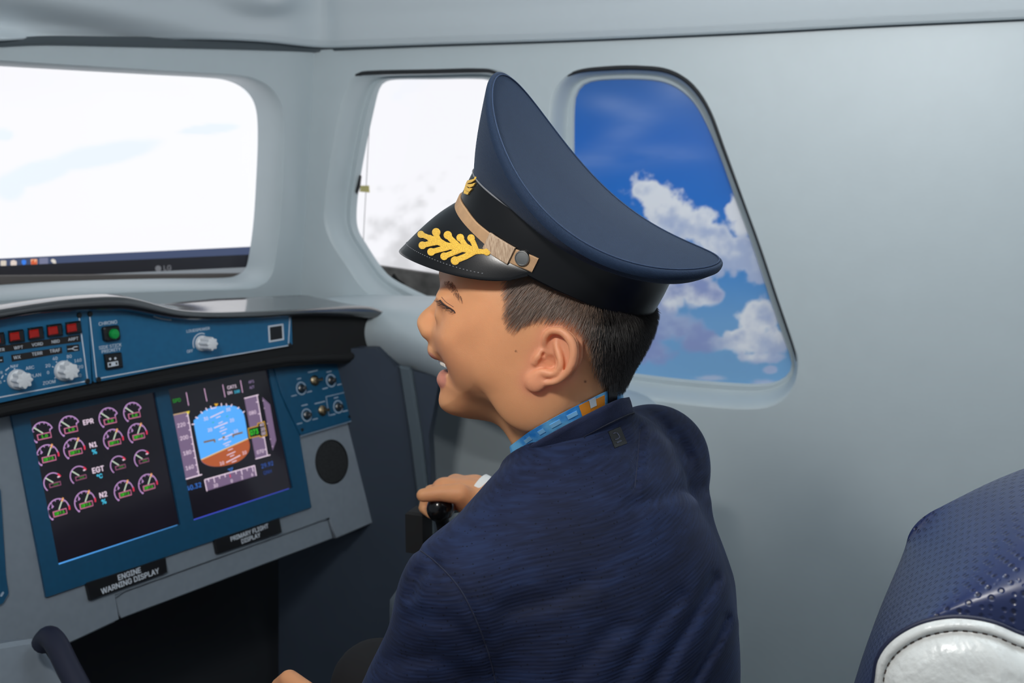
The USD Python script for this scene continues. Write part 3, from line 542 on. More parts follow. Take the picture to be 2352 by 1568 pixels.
# ---------------------------------------------------------------- the two displays
m_lav, PINK, WHT, GRN, CYA, RED_, ORG, BLU, LAV, DRK = None, lin(214, 122, 158), lin(236, 214, 232), lin(70, 190, 30), lin(74, 200, 236), lin(226, 52, 84), lin(238, 168, 104), lin(58, 120, 214), lin(196, 150, 208), (0.006, 0.006, 0.008)
def poly_line(uv, wid, cap=2): return LineString(uv).buffer(wid / 2, cap_style=cap)
W0 = 0.0014
def screen_paint(base, glow, seed):
    def f(uv):
        n = fb(uv, 6.0, seed); return np.array(base) + np.clip(n - 0.42, 0, 1)[:, None] * np.array(glow)
    return f
E1 = Thing('engine_display', 'dark square screen with sixteen small round engine gauges', 'display')
m, c = picture(LP, np.array(Polygon(ewd).buffer(0.001, join_style=2).exterior.coords)[:-1], 0.01, screen_paint(lin(18, 15, 22), (0.012, 0.010, 0.02), 3), W0 - 0.0004); E1.add('screen', m, m_screen, True, c)
def ze(x, y): return (60 + x / 3.647, 880 + y / 3.647)
su_ = LP.uv(np.array([ze(0, 0), ze(100, 0), ze(0, 100)])); pxv = abs(su_[2, 1] - su_[0, 1]) / 100     # metres per zoom pixel, vertical
def gauge(x, y, kind):
    c = LP.uv(*ze(x, y)); k = pxv * 0.93; s = []
    if kind != 'C': box, ctr, R0 = (62, 25), (-6, 28), 103
    else: box, ctr, R0 = (52, 18), (-12, 22), 88
    o = c + np.array(ctr) * k; a0, a1 = (222, 18) if kind == 'A' else (222, 2) if kind == 'B' else (222, 50)
    arc_ = lambda b0, b1, r_: [o + r_ * k * np.array([math.cos(a), math.sin(a)]) for a in np.radians(np.linspace(b0, b1, 28))]
    s.append((LP, poly_line(arc_(a0, a1, R0), 9 * k), W0 + .0002, LAV))
    if kind != 'A': s.append((LP, poly_line(arc_(8, -14, R0 + 2) if kind == 'B' else arc_(50, 26, R0), 14 * k), W0 + .0006, RED_))
    if kind == 'A': s.append((LP, poly_line([o + np.array(q) * k for q in [(98, 32), (72, 22), (70, 4)]], 9 * k), W0 + .0005, LAV))
    if kind == 'C': s.append((LP, poly_line([o + np.array(q) * k for q in [(78, 42), (50, 38)]], 13 * k), W0 + .0005, WHT))
    if kind != 'C':
        for a in np.radians([160, 128, 100, 72, 46]): s.append((LP, poly_line([o + q * k * np.array([math.cos(a), math.sin(a)]) for q in (R0, R0 - 18)], 6 * k), W0 + .0005, LAV))
        s.append((LP, Point(*arc_(a0, a1, R0 - 2)[0]).buffer(9 * k), W0 + .0005, LAV))
    na = 138 if kind != 'B' else 58
    d = np.array([math.cos(math.radians(na)), math.sin(math.radians(na))])
    s.append((LP, poly_line([o + d * 2 * k, o + d * (R0 - 2) * k], 10 * k), W0 + .0008, lin(206, 222, 200)))
    if kind == 'B':
        s.append((LP, poly_line([o + d * (R0 - 22) * k, o + d * (R0 + 14) * k], 15 * k), W0 + .0011, ORG))
        s.append((LP, poly_line([o + np.array(q) * k for q in [(-62, 34), (-46, 44), (-56, 60)]], 10 * k), W0 + .0005, LAV))
    bx = Polygon([c + np.array(q) * box * k * 1.08 for q in [(-1, -1), (1, -1), (1, 1), (-1, 1)]]); s.append((LP, bx, W0 + .0009, PINK if kind != 'C' else lin(150, 84, 116)))
    s.append((LP, bx.buffer(-7 * k, join_style=2), W0 + .0012, DRK))
    gr = GRN if kind != 'C' else lin(52, 120, 34)
    txt = {'A': '1.0', 'B': '97.5', 'C': '398'}[kind]
    s.append((LP, words(txt, 26 * k if kind != 'C' else 20 * k, LP, c[0] + (6 if kind != 'A' else 0) * k, c[1], W0 + .0013, 0, True, 0.0002, sx=0.95 if kind != 'A' else 1.2), 0, gr))
    if kind == 'B': s.append((LP, Polygon([c + np.array(q) * k for q in [(-55, -17), (-18, -17), (-18, 17), (-55, 17)]]), W0 + .00125, lin(44, 140, 22)))
    return flat(s)
rowsG = [('A', [(146, 443), (370, 390), (698, 317), (900, 270)]), ('B', [(186, 633), (408, 577), (735, 497), (937, 447)]), ('C', [(236, 848), (453, 790), (784, 702), (981, 650)]), ('B', [(278, 1084), (498, 1018), (824, 927), (1024, 870)])]
for kind, cs in rowsG:
    for x, y in cs: m, c = gauge(x, y, kind); E1.add('gauge', m, m_screen, False, c)
for s, x, y, h, col in [('EPR', 515, 322, 46, WHT), ('N1', 556, 515, 46, WHT), ('%', 566, 573, 44, CYA), ('EGT', 598, 722, 50, WHT), ('°C', 610, 778, 40, CYA), ('N2', 640, 932, 48, WHT), ('%', 646, 990, 44, CYA)]:
    cc = LP.uv(*ze(x, y)); m, c = flat([(LP, words(s, h * pxv * .93, LP, cc[0], cc[1], W0 + .0004, 0, True, .0003, sx=0.95), 0, col)]); E1.add('caption', m, m_screen, False, c)
m, c = flat([(LP, l(ze(258, 1510), ze(1262, 1184), ze(1262, 1196), ze(262, 1524)), W0 + .0006, lin(86, 168, 246))]); E1.add('lower_light_edge', m, m_screen, False, c)
m, c = flat([(LP, l(ze(30, 400), ze(36, 400), ze(262, 1510), ze(254, 1510)), W0 + .0006, lin(74, 66, 150)), (LP, l(ze(104, 790), ze(112, 788), ze(128, 870), ze(120, 872)), W0 + .0008, lin(92, 84, 180))]); E1.add('side_light_edge', m, m_screen, False, c)
E1.emit()

E2 = Thing('flight_display', 'dark square screen with a blue and brown artificial horizon', 'display')
m, c = picture(LP, np.array(Polygon(pfd).buffer(0.001, join_style=2).exterior.coords)[:-1], 0.01, screen_paint(lin(15, 13, 20), (0.014, 0.012, 0.018), 9), W0 - 0.0004); E2.add('screen', m, m_screen, True, c)
def zl(*p): return l(*[zs(*q) for q in p])
def add2(name, shapes): m, c = flat(shapes); E2.add(name, m, m_screen, False, c)
up1 = abs(LP.uv(*zs(500, 500))[1] - LP.uv(*zs(500, 600))[1]) / 100
def L2(pts, wpx, col, k=1): return (LP, poly_line(zl(*pts), wpx * up1), W0 + .0003 * k, col)
TAPE, SKY_, BRN, YEL = lin(118, 98, 128), lin(86, 172, 252), lin(176, 88, 48), lin(206, 164, 44)
hz = [(250, 590), (262, 560), (300, 520), (350, 480), (420, 452), (500, 440), (570, 436), (630, 445), (680, 480), (702, 520), (720, 610), (738, 730), (752, 790), (742, 850), (700, 905), (640, 945), (560, 970), (480, 984), (400, 980), (340, 955), (315, 925), (300, 860), (280, 760)]
hzp = Polygon(catmull(zl(*hz), 5, True)); grd = Polygon(zl((240, 956), (800, 705), (1000, 1200), (240, 1200)))
add2('attitude_ball', [(LP, hzp, W0 + .0003, SKY_), (LP, hzp.intersection(grd), W0 + .0006, BRN), (LP, poly_line(zl((312, 925), (744, 731)), 9 * up1).intersection(hzp), W0 + .0009, lin(230, 190, 120))])
ladder = []
for a, b in [((395, 545), (515, 488)), ((430, 638), (552, 588)), ((470, 745), (600, 690)), ((540, 948), (665, 884))]: ladder.append(L2([a, b], 9, WHT, 4))
for a, b in [((448, 548), (486, 532)), ((470, 598), (508, 580)), ((484, 643), (522, 628)), ((480, 672), (545, 645)), ((500, 692), (536, 678)), ((520, 745), (556, 730)), ((512, 786), (582, 756)), ((530, 800), (566, 786)), ((555, 840), (598, 824)), ((545, 884), (622, 850)), ((574, 896), (610, 880)), ((590, 946), (632, 930))]: ladder.append(L2([a, b], 7, WHT, 4))
for s, x, y in [('30', 355, 555), ('30', 556, 472), ('20', 392, 655), ('20', 590, 568), ('10', 626, 668), ('10', 500, 955), ('10', 702, 860)]:
    cc = LP.uv(*zs(x, y)); ladder.append((LP, words(s, 30 * up1, LP, cc[0], cc[1], W0 + .0012, 0.0, False, .0002), 0, WHT))
ladder += [L2([(412, 590), (430, 586)], 8, lin(40, 180, 150), 4), L2([(540, 536), (556, 530)], 8, lin(40, 180, 150), 4)]
add2('pitch_ladder', ladder)
add2('aircraft_symbol', [L2([(336, 766), (432, 744), (436, 768)], 15, lin(128, 92, 20), 5), L2([(686, 678), (598, 702), (602, 722)], 15, lin(128, 92, 20), 5), L2([(505, 725), (525, 720)], 20, lin(150, 110, 20), 5)])
ticks = [L2([a, b], 10, WHT, 3) for a, b in [((228, 606), (254, 604)), ((262, 540), (286, 550)), ((310, 490), (326, 506)), ((355, 458), (370, 480)), ((398, 440), (408, 462)), ((496, 415), (498, 442)), ((540, 418), (544, 440)), ((592, 424), (582, 446)), ((656, 450), (642, 464)), ((706, 486), (690, 500))]]
add2('roll_scale', ticks + [(LP, zl((430, 420), (468, 418), (450, 446)), W0 + .0012, lin(226, 170, 40)), L2([(402, 466), (450, 452)], 7, WHT, 4)])
st = [(LP, zl((62, 524), (192, 496), (300, 1066), (178, 1098)), W0 + .0003, TAPE), L2([(192, 500), (296, 1062)], 9, WHT, 2), L2([(58, 522), (206, 490)], 10, lin(190, 160, 120), 3), L2([(176, 1098), (322, 1056)], 10, WHT, 3), (LP, zl((176, 494), (210, 484), (200, 516)), W0 + .0012, lin(226, 206, 60))]
for s, x, y in [('220', 135, 610), ('200', 160, 725), ('180', 188, 860), ('160', 210, 992)]:
    cc = LP.uv(*zs(x, y)); st.append((LP, words(s, 34 * up1, LP, cc[0], cc[1], W0 + .0012, 0.0, False, .0002), 0, WHT))
for a in np.linspace(0.05, 0.95, 9): st.append(L2([(192 + 104 * a - 18, 504 + 558 * a), (192 + 104 * a, 500 + 558 * a)], 7, WHT, 3))
add2('speed_tape', st)
at = [(LP, zl((705, 376), (815, 346), (912, 884), (806, 912)), W0 + .0003, TAPE), L2([(818, 344), (912, 884)], 9, WHT, 2), L2([(702, 372), (830, 340)], 9, WHT, 3), L2([(804, 916), (936, 880)], 9, WHT, 3)]
for s, x, y in [('080', 776, 500), ('070', 845, 850)]:
    cc = LP.uv(*zs(x, y)); at.append((LP, words(s, 34 * up1, LP, cc[0], cc[1], W0 + .0012, 0.0, False, .0002), 0, WHT))
for a in np.linspace(0.1, 0.9, 5): at.append(L2([(818 + 94 * a - 20, 352 + 534 * a), (818 + 94 * a, 348 + 534 * a)], 7, WHT, 3))
add2('altitude_tape', at)
bxa = zl((732, 640), (820, 616), (818, 594), (884, 576), (908, 706), (842, 726), (838, 712), (748, 734))
av = [(LP, bxa, W0 + .0012, lin(196, 150, 44)), (LP, Polygon(bxa).buffer(-9 * up1, join_style=2), W0 + .0015, lin(12, 22, 10))]
cc = LP.uv(*zs(788, 674)); av.append((LP, words('073', 46 * up1, LP, cc[0], cc[1], W0 + .0018, 0, True, .0002, sx=0.85), 0, lin(60, 210, 40)))
for s, x, y in [('40', 856, 608), ('20', 866, 648), ('00', 872, 686)]:
    cc = LP.uv(*zs(x, y)); av.append((LP, words(s, 30 * up1, LP, cc[0], cc[1], W0 + .0018, 0, False, .0002), 0, WHT))
add2('altitude_readout', av)
add2('vertical_speed_scale', [(LP, zl((866, 360), (936, 426), (992, 748), (960, 840), (936, 730)), W0 + .0003, TAPE)] + [(LP, Point(*LP.uv(*zs(x, y))).buffer(4 * up1), W0 + .0006, WHT) for x, y in [(872, 392), (884, 460), (910, 598), (938, 738), (956, 805)]])
hd = [(LP, zl((346, 1104), (796, 976), (812, 1068), (368, 1204)), W0 + .0003, TAPE), L2([(346, 1104), (796, 976), (812, 1068)], 9, WHT, 2), L2([(346, 1104), (368, 1206)], 9, WHT, 2), L2([(572, 1054), (578, 1082)], 9, RED_, 3)]
for a, ln in [(.07, 24), (.18, 46), (.29, 24), (.40, 24), (.62, 24), (.73, 46), (.84, 24), (.95, 46)]: hd.append(L2([(346 + 450 * a, 1106 - 128 * a), (349 + 450 * a + ln * .15, 1106 - 128 * a + ln)], 8, WHT, 3))
for s, x, y in [('30', 444, 1156), ('0', 588, 1114), ('3', 680, 1085), ('6', 772, 1056)]:
    cc = LP.uv(*zs(x, y)); hd.append((LP, words(s, 30 * up1, LP, cc[0], cc[1], W0 + .0012, 0, False, .0002), 0, WHT))
add2('heading_tape', hd)
for s, x, y, h, col in [('SPD', 95, 390, 32, lin(40, 150, 40)), ('CAT1', 592, 268, 30, WHT), ('DH', 574, 320, 28, WHT), ('100', 638, 310, 26, CYA), ('AP1', 766, 222, 26, lin(140, 120, 160)), ('A/T', 772, 272, 26, lin(140, 120, 160)), ('40.32', 250, 1165, 42, BLU), ('29.92', 910, 968, 40, lin(52, 90, 170)), ('QNH', 912, 1035, 34, lin(40, 66, 130))]:
    cc = LP.uv(*zs(x, y)); m, c = flat([(LP, words(s, h * up1, LP, cc[0], cc[1], W0 + .0004, 0, False, .0003), 0, col)]); E2.add('caption', m, m_screen, False, c)
for a, b in [((182, 318), (204, 436)), ((344, 282), (368, 398)), ((510, 248), (532, 360)), ((670, 210), (690, 320))]: add2('column_line', [L2([a, b], 7, lin(214, 170, 206))])
add2('heading_bug', [L2([(556, 1012), (600, 994), (588, 1026), (562, 1008)], 7, lin(60, 110, 190))])
add2('lower_light_edge', [(LP, zl((232, 1464), (1106, 1180), (1106, 1192), (238, 1476)), W0 + .0006, lin(72, 84, 214))])
E2.emit()

# ---------------------------------------------------------------- lower front: footwell and side structure
SD = Frame(P(880, 1000, 2.02), unit(P(975, 1000, 2.02) - P(810, 1000, 2.06)) * [1, 1, 0], Z)
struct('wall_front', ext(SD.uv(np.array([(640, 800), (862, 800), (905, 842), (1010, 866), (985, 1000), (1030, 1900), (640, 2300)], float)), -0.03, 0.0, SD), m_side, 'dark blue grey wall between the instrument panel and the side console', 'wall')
st_ = SD.uv(np.array([(920, 838), (948, 842), (972, 1000), (1000, 1240), (1040, 1560), (1000, 1560), (975, 1240), (945, 1000)], float))
struct('trim_2', bevel_plate(st_, 0.0, 0.014, 0.004, SD), m_trim, 'grey vertical trim strip at the edge of the dark side wall', 'trim')
t = None
struct('wall_back', ext(LP.uv(np.array([(-300, 1200), (870, 1050), (1000, 1700), (-300, 2300)], float), w=-0.34), -0.36, -0.34, LP), m_foot, 'black footwell wall below the instrument panel', 'wall')
# window ledge roll
lc = [(660, 752, 2.19), (735, 752, 2.14), (780, 754, 2.10), (850, 758, 2.04), (920, 768, 1.98), (1000, 792, 1.93), (1080, 824, 1.90), (1180, 868, 1.88), (1290, 900, 1.89), (1380, 925, 1.92), (1460, 945, 2.02), (1520, 955, 2.14)]
path = catmull(np.array([P(*q) for q in lc]), 8); tg = unit(np.gradient(path, axis=0)); sidev = unit(np.cross(tg, Z)); sidev *= np.sign((sidev @ SW.N)).mean()
prof = catmull(np.array([(-0.20, 0.052), (-0.10, 0.050), (-0.045, 0.044), (-0.012, 0.030), (0.004, 0.010), (0.008, -0.010), (0.002, -0.034), (-0.012, -0.058), (-0.034, -0.078), (-0.08, -0.090), (-0.2, -0.092)]), 4)
rows = np.array([path + sidev * a + Z * b for a, b in prof])
struct('trim_3', loft(rows, flip=True), m_wall, 'rounded grey window ledge running from the glareshield behind the boy', 'ledge', True)
# side console with the control stick
t = Thing('side_console', 'dark grey side console carrying the control stick', 'console')
CON = Frame(P(960, 1290, 1.25), [0.94, -0.34, 0], Z)
cu = rounded([(-0.05, -0.6), (0.24, -0.6), (0.24, 0.0), (0.03, 0.0), (-0.018, -0.022), (-0.045, -0.06)], 0.01)
t.add('body', bevel_plate(cu, -0.62, 0.0, 0.008, CON), plain('console_grey', lin(84, 94, 104), 0.5)); t.emit()
# strut and pedestal at the lower left
t = Thing('pedestal', 'grey centre pedestal end at the lower left corner', 'pedestal')
PE = Frame(P(60, 1540, 1.25), U_P, Z * math.cos(0.3) + FWD * math.sin(0.3))
t.add('body', bevel_plate(PE.uv(np.array([(-300, 1530), (0, 1478), (88, 1464), (175, 1600), (320, 1850), (-300, 1950)], float)), -0.2, 0.0, 0.006, PE), m_house); t.emit()
bar = catmull(np.array([P(98, 1478, 1.24), P(112, 1462, 1.23), P(130, 1480, 1.215), P(160, 1540, 1.19), P(220, 1650, 1.15), P(300, 1800, 1.10)]), 8)
single('armrest', tube(bar, 0.0135, 16), plain('navy_vinyl', lin(22, 26, 48), 0.5), 'dark navy padded bar rising at the lower left below the panel', 'bar', 40)
from scipy.sparse import csr_matrix
# ---------------------------------------------------------------- implicit surfaces -> meshes (sparse surface nets)
def surface_net(f, lo, hi, h, slack=1.8):
    lo = np.asarray(lo, float); B = 8; nb = np.maximum(np.ceil((np.asarray(hi) - lo) / (h * B)).astype(int), 1); dim = nb * B + 1
    bc = np.stack(np.meshgrid(*[(np.arange(k) + 0.5) * B * h for k in nb], indexing='ij'), -1).reshape(-1, 3) + lo
    d = f(bc); G = np.where(d > 0, 1.0, -1.0).astype(np.float32).reshape(nb)
    G = np.repeat(np.repeat(np.repeat(G, B, 0), B, 1), B, 2); G = np.pad(G, ((0, 1),) * 3, mode='edge')
    near = np.nonzero(np.abs(d) < slack * B * h * 0.87)[0]; bi = np.stack(np.unravel_index(near, nb), 1)
    loc = np.stack(np.meshgrid(*[np.arange(B + 1)] * 3, indexing='ij'), -1).reshape(-1, 3)
    mask = np.zeros(dim, bool)
    for b in bi: mask[b[0] * B:b[0] * B + B + 1, b[1] * B:b[1] * B + B + 1, b[2] * B:b[2] * B + B + 1] = True
    idx = np.stack(np.nonzero(mask), 1)
    for s in range(0, len(idx), 400000):
        q = idx[s:s + 400000]; G[q[:, 0], q[:, 1], q[:, 2]] = f(lo + q * h)
    S = G < 0; c = [S[a:dim[0] - 1 + a, b:dim[1] - 1 + b, e:dim[2] - 1 + e] for a in (0, 1) for b in (0, 1) for e in (0, 1)]
    anyv = c[0].copy(); allv = c[0].copy()
    for x in c[1:]: anyv |= x; allv &= x
    act = np.stack(np.nonzero(anyv & ~allv), 1); num = -np.ones(dim - 1, np.int64); num[act[:, 0], act[:, 1], act[:, 2]] = np.arange(len(act))
    off = np.array([(a, b, e) for a in (0, 1) for b in (0, 1) for e in (0, 1)]); val = np.stack([G[act[:, 0] + o[0], act[:, 1] + o[1], act[:, 2] + o[2]] for o in off], 1)
    acc = np.zeros((len(act), 3)); cnt = np.zeros(len(act))
    for i in range(8):
        for j in range(i + 1, 8):
            if np.abs(off[i] - off[j]).sum() == 1:
                a, b = val[:, i], val[:, j]; x = (a < 0) != (b < 0); t = np.where(x, a / np.where(x, a - b, 1), 0)
                acc += np.where(x[:, None], off[i] + (off[j] - off[i]) * t[:, None], 0); cnt += x
    v = lo + (act + acc / cnt[:, None]) * h; fs = []
    for ax in range(3):
        o1, o2 = np.eye(3, dtype=int)[(ax + 1) % 3], np.eye(3, dtype=int)[(ax + 2) % 3]; e = np.eye(3, dtype=int)[ax]
        s0 = tuple(slice(0, dim[k] - e[k]) for k in range(3)); s1 = tuple(slice(e[k], dim[k]) for k in range(3))
        cr = np.stack(np.nonzero(S[s0] != S[s1]), 1); cr = cr[(cr[:, (ax + 1) % 3] > 0) & (cr[:, (ax + 2) % 3] > 0)]
        cr = cr[(cr[:, (ax + 1) % 3] < dim[(ax + 1) % 3] - 1) & (cr[:, (ax + 2) % 3] < dim[(ax + 2) % 3] - 1)]
        g = lambda q: num[q[:, 0], q[:, 1], q[:, 2]]
        a, b, c_, d_ = g(cr - o1 - o2), g(cr - o2), g(cr), g(cr - o1); ins = S[cr[:, 0], cr[:, 1], cr[:, 2]]
        q = np.stack([a, b, c_, d_], 1); q[~ins] = q[~ins][:, ::-1]; q = q[(q >= 0).all(1)]
        fs += [q[:, [0, 1, 2]], q[:, [0, 2, 3]]]
    fs = np.vstack(fs); ids, inv = np.unique(fs, return_inverse=True); m = tri(v[ids], inv.reshape(-1, 3)); return relax(m, 2)
def relax(m, n, lam=0.5, mu=-0.52):
    e = m.edges_unique; k = len(m.vertices); A = csr_matrix((np.ones(2 * len(e)), (np.r_[e[:, 0], e[:, 1]], np.r_[e[:, 1], e[:, 0]])), (k, k)); dg = np.maximum(np.asarray(A.sum(1)).ravel(), 1)[:, None]; v = np.array(m.vertices)
    for _ in range(n):
        for w in (lam, mu): v = v + w * (A @ v / dg - v)
    return tri(v, m.faces)
def smin(a, b, k): h = np.maximum(k - np.abs(a - b), 0) / k; return np.minimum(a, b) - h * h * k * 0.25
def smax(a, b, k): return -smin(-a, -b, k)
def ball(p, c, r): return np.linalg.norm(p - np.asarray(c), axis=1) - r
def ellip(p, c, r, R_=None):
    q = p - np.asarray(c); q = q if R_ is None else q @ np.asarray(R_).T; r = np.asarray(r, float)
    k0 = np.linalg.norm(q / r, axis=1); k1 = np.linalg.norm(q / r ** 2, axis=1); return k0 * (k0 - 1) / np.maximum(k1, 1e-9)
def cone(p, a, b, ra, rb):
    a, b = np.asarray(a, float), np.asarray(b, float); d = b - a; t = np.clip((p - a) @ d / (d @ d), 0, 1)
    return np.linalg.norm(p - a - t[:, None] * d, axis=1) - (ra + (rb - ra) * t)
def chain(p, pts, rs, k=0.0):
    out = None
    for i in range(len(pts) - 1):
        d = cone(p, pts[i], pts[i + 1], rs[i], rs[i + 1]); out = d if out is None else (smin(out, d, k) if k else np.minimum(out, d))
    return out
class Field2:                                                  # signed distance to a closed outline, on a grid
    def __init__(s, outline, pad, step):
        p = Polygon(outline).buffer(0); lo, hi = np.array(p.bounds[:2]) - pad, np.array(p.bounds[2:]) + pad
        xs, ys = np.arange(lo[0], hi[0], step), np.arange(lo[1], hi[1], step); gx, gy = np.meshgrid(xs, ys, indexing='ij')
        ring = resample(np.array(p.exterior.coords)[:-1], int(p.length / (step * 0.4)), True)
        d = cKDTree(ring).query(np.c_[gx.ravel(), gy.ravel()])[0]; ins = shapely.contains_xy(p, gx.ravel(), gy.ravel())
        s.f = RegularGridInterpolator((xs, ys), np.where(ins, -d, d).reshape(gx.shape), bounds_error=False, fill_value=pad)
        s.lo, s.hi = lo, hi
    def __call__(s, a, b): return s.f(np.c_[np.clip(a, s.lo[0] + 1e-4, s.hi[0] - 0.002), np.clip(b, s.lo[1] + 1e-4, s.hi[1] - 0.002)]) + np.hypot(np.maximum(0, np.maximum(s.lo[0] - a, a - s.hi[0])), np.maximum(0, np.maximum(s.lo[1] - b, b - s.hi[1])))

# ---------------------------------------------------------------- head: profile traced in the sagittal plane, width over it, features on top
YAW, TIP = math.radians(15), math.radians(12)
hf = np.array([-math.cos(YAW), math.sin(YAW), 0])
HEAD = Frame(P(1255, 815, 0.87), hf * math.cos(TIP) + Z * math.sin(TIP), -hf * math.sin(TIP) + Z * math.cos(TIP))     # x forward, y up, z to his right
def H(px, py, side=0.0):                                       # pixel -> (forward, up) on the plane "side" metres to his left
    return HEAD.uv(np.asarray(px, float), np.asarray(py, float), -side)
prof_px = [(1013, 615), (1014, 645), (1014.5, 655), (1013, 664), (1008, 674), (1000, 686), (991, 698), (978, 709), (968, 721), (962, 733), (962, 743), (966, 753), (973, 760), (981, 765), (990, 769), (995, 773), (992, 778), (987, 787), (986, 797), (991, 809), (998, 819), (1008, 828), (1024, 834), (1026, 842), (1017, 845), (1011, 854), (1007, 866), (1010, 877), (1015, 889), (1012, 904), (1011, 918), (1015, 931), (1025, 941), (1039, 948), (1060, 954), (1090, 960), (1130, 962), (1190, 950), (1290, 915), (1370, 890), (1412, 868), (1446, 835), (1474, 790), (1490, 748), (1494, 700), (1474, 640), (1445, 570), (1380, 505), (1290, 470), (1190, 470), (1100, 505), (1045, 555)]
pp = np.array(prof_px, float); prof2 = H(pp[:, 0], pp[:, 1])
prof2 = catmull(prof2, 5, True)
PROF = Field2(prof2, 0.05, 0.0012)
wc = np.array([(0, 60, 71), (-40, 60, 67), (-75, 50, 50), (50, 60, 66), (85, 60, 46), (102, 50, 23), (106, 40, 16), (70, 32, 62), (90, 28, 43), (101, 30, 24), (106, 31, 15), (0, 0, 64), (-40, 0, 58), (-62, -10, 48), (60, 2, 63), (78, 2, 56), (92, 0, 35), (97, 8, 24), (104, 12, 11), (115, 2, 13.5), (119, 0, 12), (108, 17, 11), (104, 24, 16),
               (106, -9, 15), (103, -18, 17), (95, -28, 20), (85, -24, 27), (88, -45, 18), (78, -38, 26), (75, -18, 45), (66, -32, 44), (60, -22, 54), (40, -40, 46), (10, -40, 40), (57, -55, 33), (82, -64, 19), (76, -70, 20), (70, -72, 24), (25, -48, 31), (0, -50, 28), (45, -48, 36), (30, -60, 20), (10, -60, 18), (30, -70, 12), (0, -65, 14), (-20, -60, 20), (-40, -40, 40), (30, -20, 63), (0, 100, 55), (0, 125, 30), (60, 100, 42)], float) / 1000
WID = RBFInterpolator(wc[:, :2], wc[:, 2], kernel='thin_plate_spline', smoothing=1e-7)
kc_ = np.array([(0, 60, 75), (60, 60, 70), (90, 60, 55), (0, 0, 50), (70, 10, 40), (95, 20, 22), (105, 15, 8), (115, 2, 13), (104, -10, 14), (100, -20, 22), (88, -45, 22), (82, -65, 24), (40, -60, 40), (0, -50, 62), (-50, 0, 60), (60, -25, 45), (0, 120, 60)], float) / 1000
KAY = RBFInterpolator(kc_[:, :2], kc_[:, 2], kernel='thin_plate_spline', smoothing=1e-6)
gxs, gys = np.linspace(-0.12, 0.15, 136), np.linspace(-0.13, 0.17, 151); GX, GY = np.meshgrid(gxs, gys, indexing='ij'); gq = np.c_[GX.ravel(), GY.ravel()]
WG = RegularGridInterpolator((gxs, gys), np.clip(WID(gq), 0.008, 0.073).reshape(GX.shape), bounds_error=False, fill_value=0.03)
KG = RegularGridInterpolator((gxs, gys), np.clip(KAY(gq), 0.006, 0.08).reshape(GX.shape), bounds_error=False, fill_value=0.03)
# the ear: traced in its own plane, which stands out from the head towards the back
def ez(x, y): return (1180 + x / 8.71, 740 + y / 8.71)
ear_o = P(1255, 830, 0.7955)
tilt = math.radians(13)
EAR = Frame(ear_o, -HEAD.U * math.cos(tilt) - HEAD.N * math.sin(tilt), HEAD.V)       # u to the back of the head, v up, normal outwards (towards the camera)
if EAR.N @ AHEAD > 0: raise RuntimeError('ear normal')
ez_ = lambda *p: EAR.uv(np.array([ez(*q) for q in p]))
ear_out = ez_((245, 1215), (238, 1160), (275, 1075), (335, 985), (392, 890), (430, 800), (455, 700), (500, 600), (545, 480), (580, 360), (640, 240), (740, 140), (880, 98), (1010, 112), (1130, 170), (1230, 270), (1290, 400), (1312, 560), (1302, 720), (1262, 880), (1190, 1005), (1100, 1100), (990, 1190), (880, 1250), (760, 1292), (620, 1305), (520, 1338), (420, 1360), (320, 1330), (262, 1270))
EAR2 = Field2(catmull(ear_out, 5, True), 0.02, 0.0006)
def e3(pts, w): q = ez_(*pts); w = np.broadcast_to(w, (len(q),)); return catmull(np.c_[q, w], 4)
hel = e3([(690, 620), (640, 500), (640, 380), (690, 250), (790, 170), (900, 158), (1020, 188), (1130, 285), (1205, 410), (1235, 560), (1225, 720), (1175, 880), (1100, 1000), (980, 1110), (850, 1185), (700, 1210)], [-.004, -.001, .0015, .003, .0036, .004, .0042, .0042, .004, .004, .0038, .0036, .003, .002, .0015, .001])
anth = e3([(860, 300), (850, 400), (880, 520), (930, 640), (965, 760), (960, 880), (900, 980), (800, 1030), (700, 1030)], [-.003, -.001, .0005, .0018, .0024, .0022, .0016, .001, .0008])
crus2 = e3([(770, 420), (830, 560), (905, 700), (960, 800)], [-.003, -.001, .0010, .0018])
crush = e3([(560, 600), (680, 640), (760, 720)], [-.003, -.0045, -.006])
trag = e3([(450, 800), (500, 700), (560, 610)], [.0012, .0022, .0005])
atrag = e3([(520, 1010), (610, 985), (700, 1020)], [.0012, .002, .0014])
lobe_c = np.r_[EAR.uv(np.array(ez(440, 1190))), .0015]
conc = np.r_[EAR.uv(np.array(ez(690, 800))), .002]; concr = abs(EAR.uv(np.array(ez(690, 650)))[1] - EAR.uv(np.array(ez(690, 800)))[1])
EAR_C = EAR.pt(*ez_((780, 740))[0])
def ear_sdf(p):
    dd = np.linalg.norm(p - EAR_C, axis=1); out = dd - 0.034; k = dd < 0.052
    if k.any(): out[k] = ear_full(p[k])
    return out
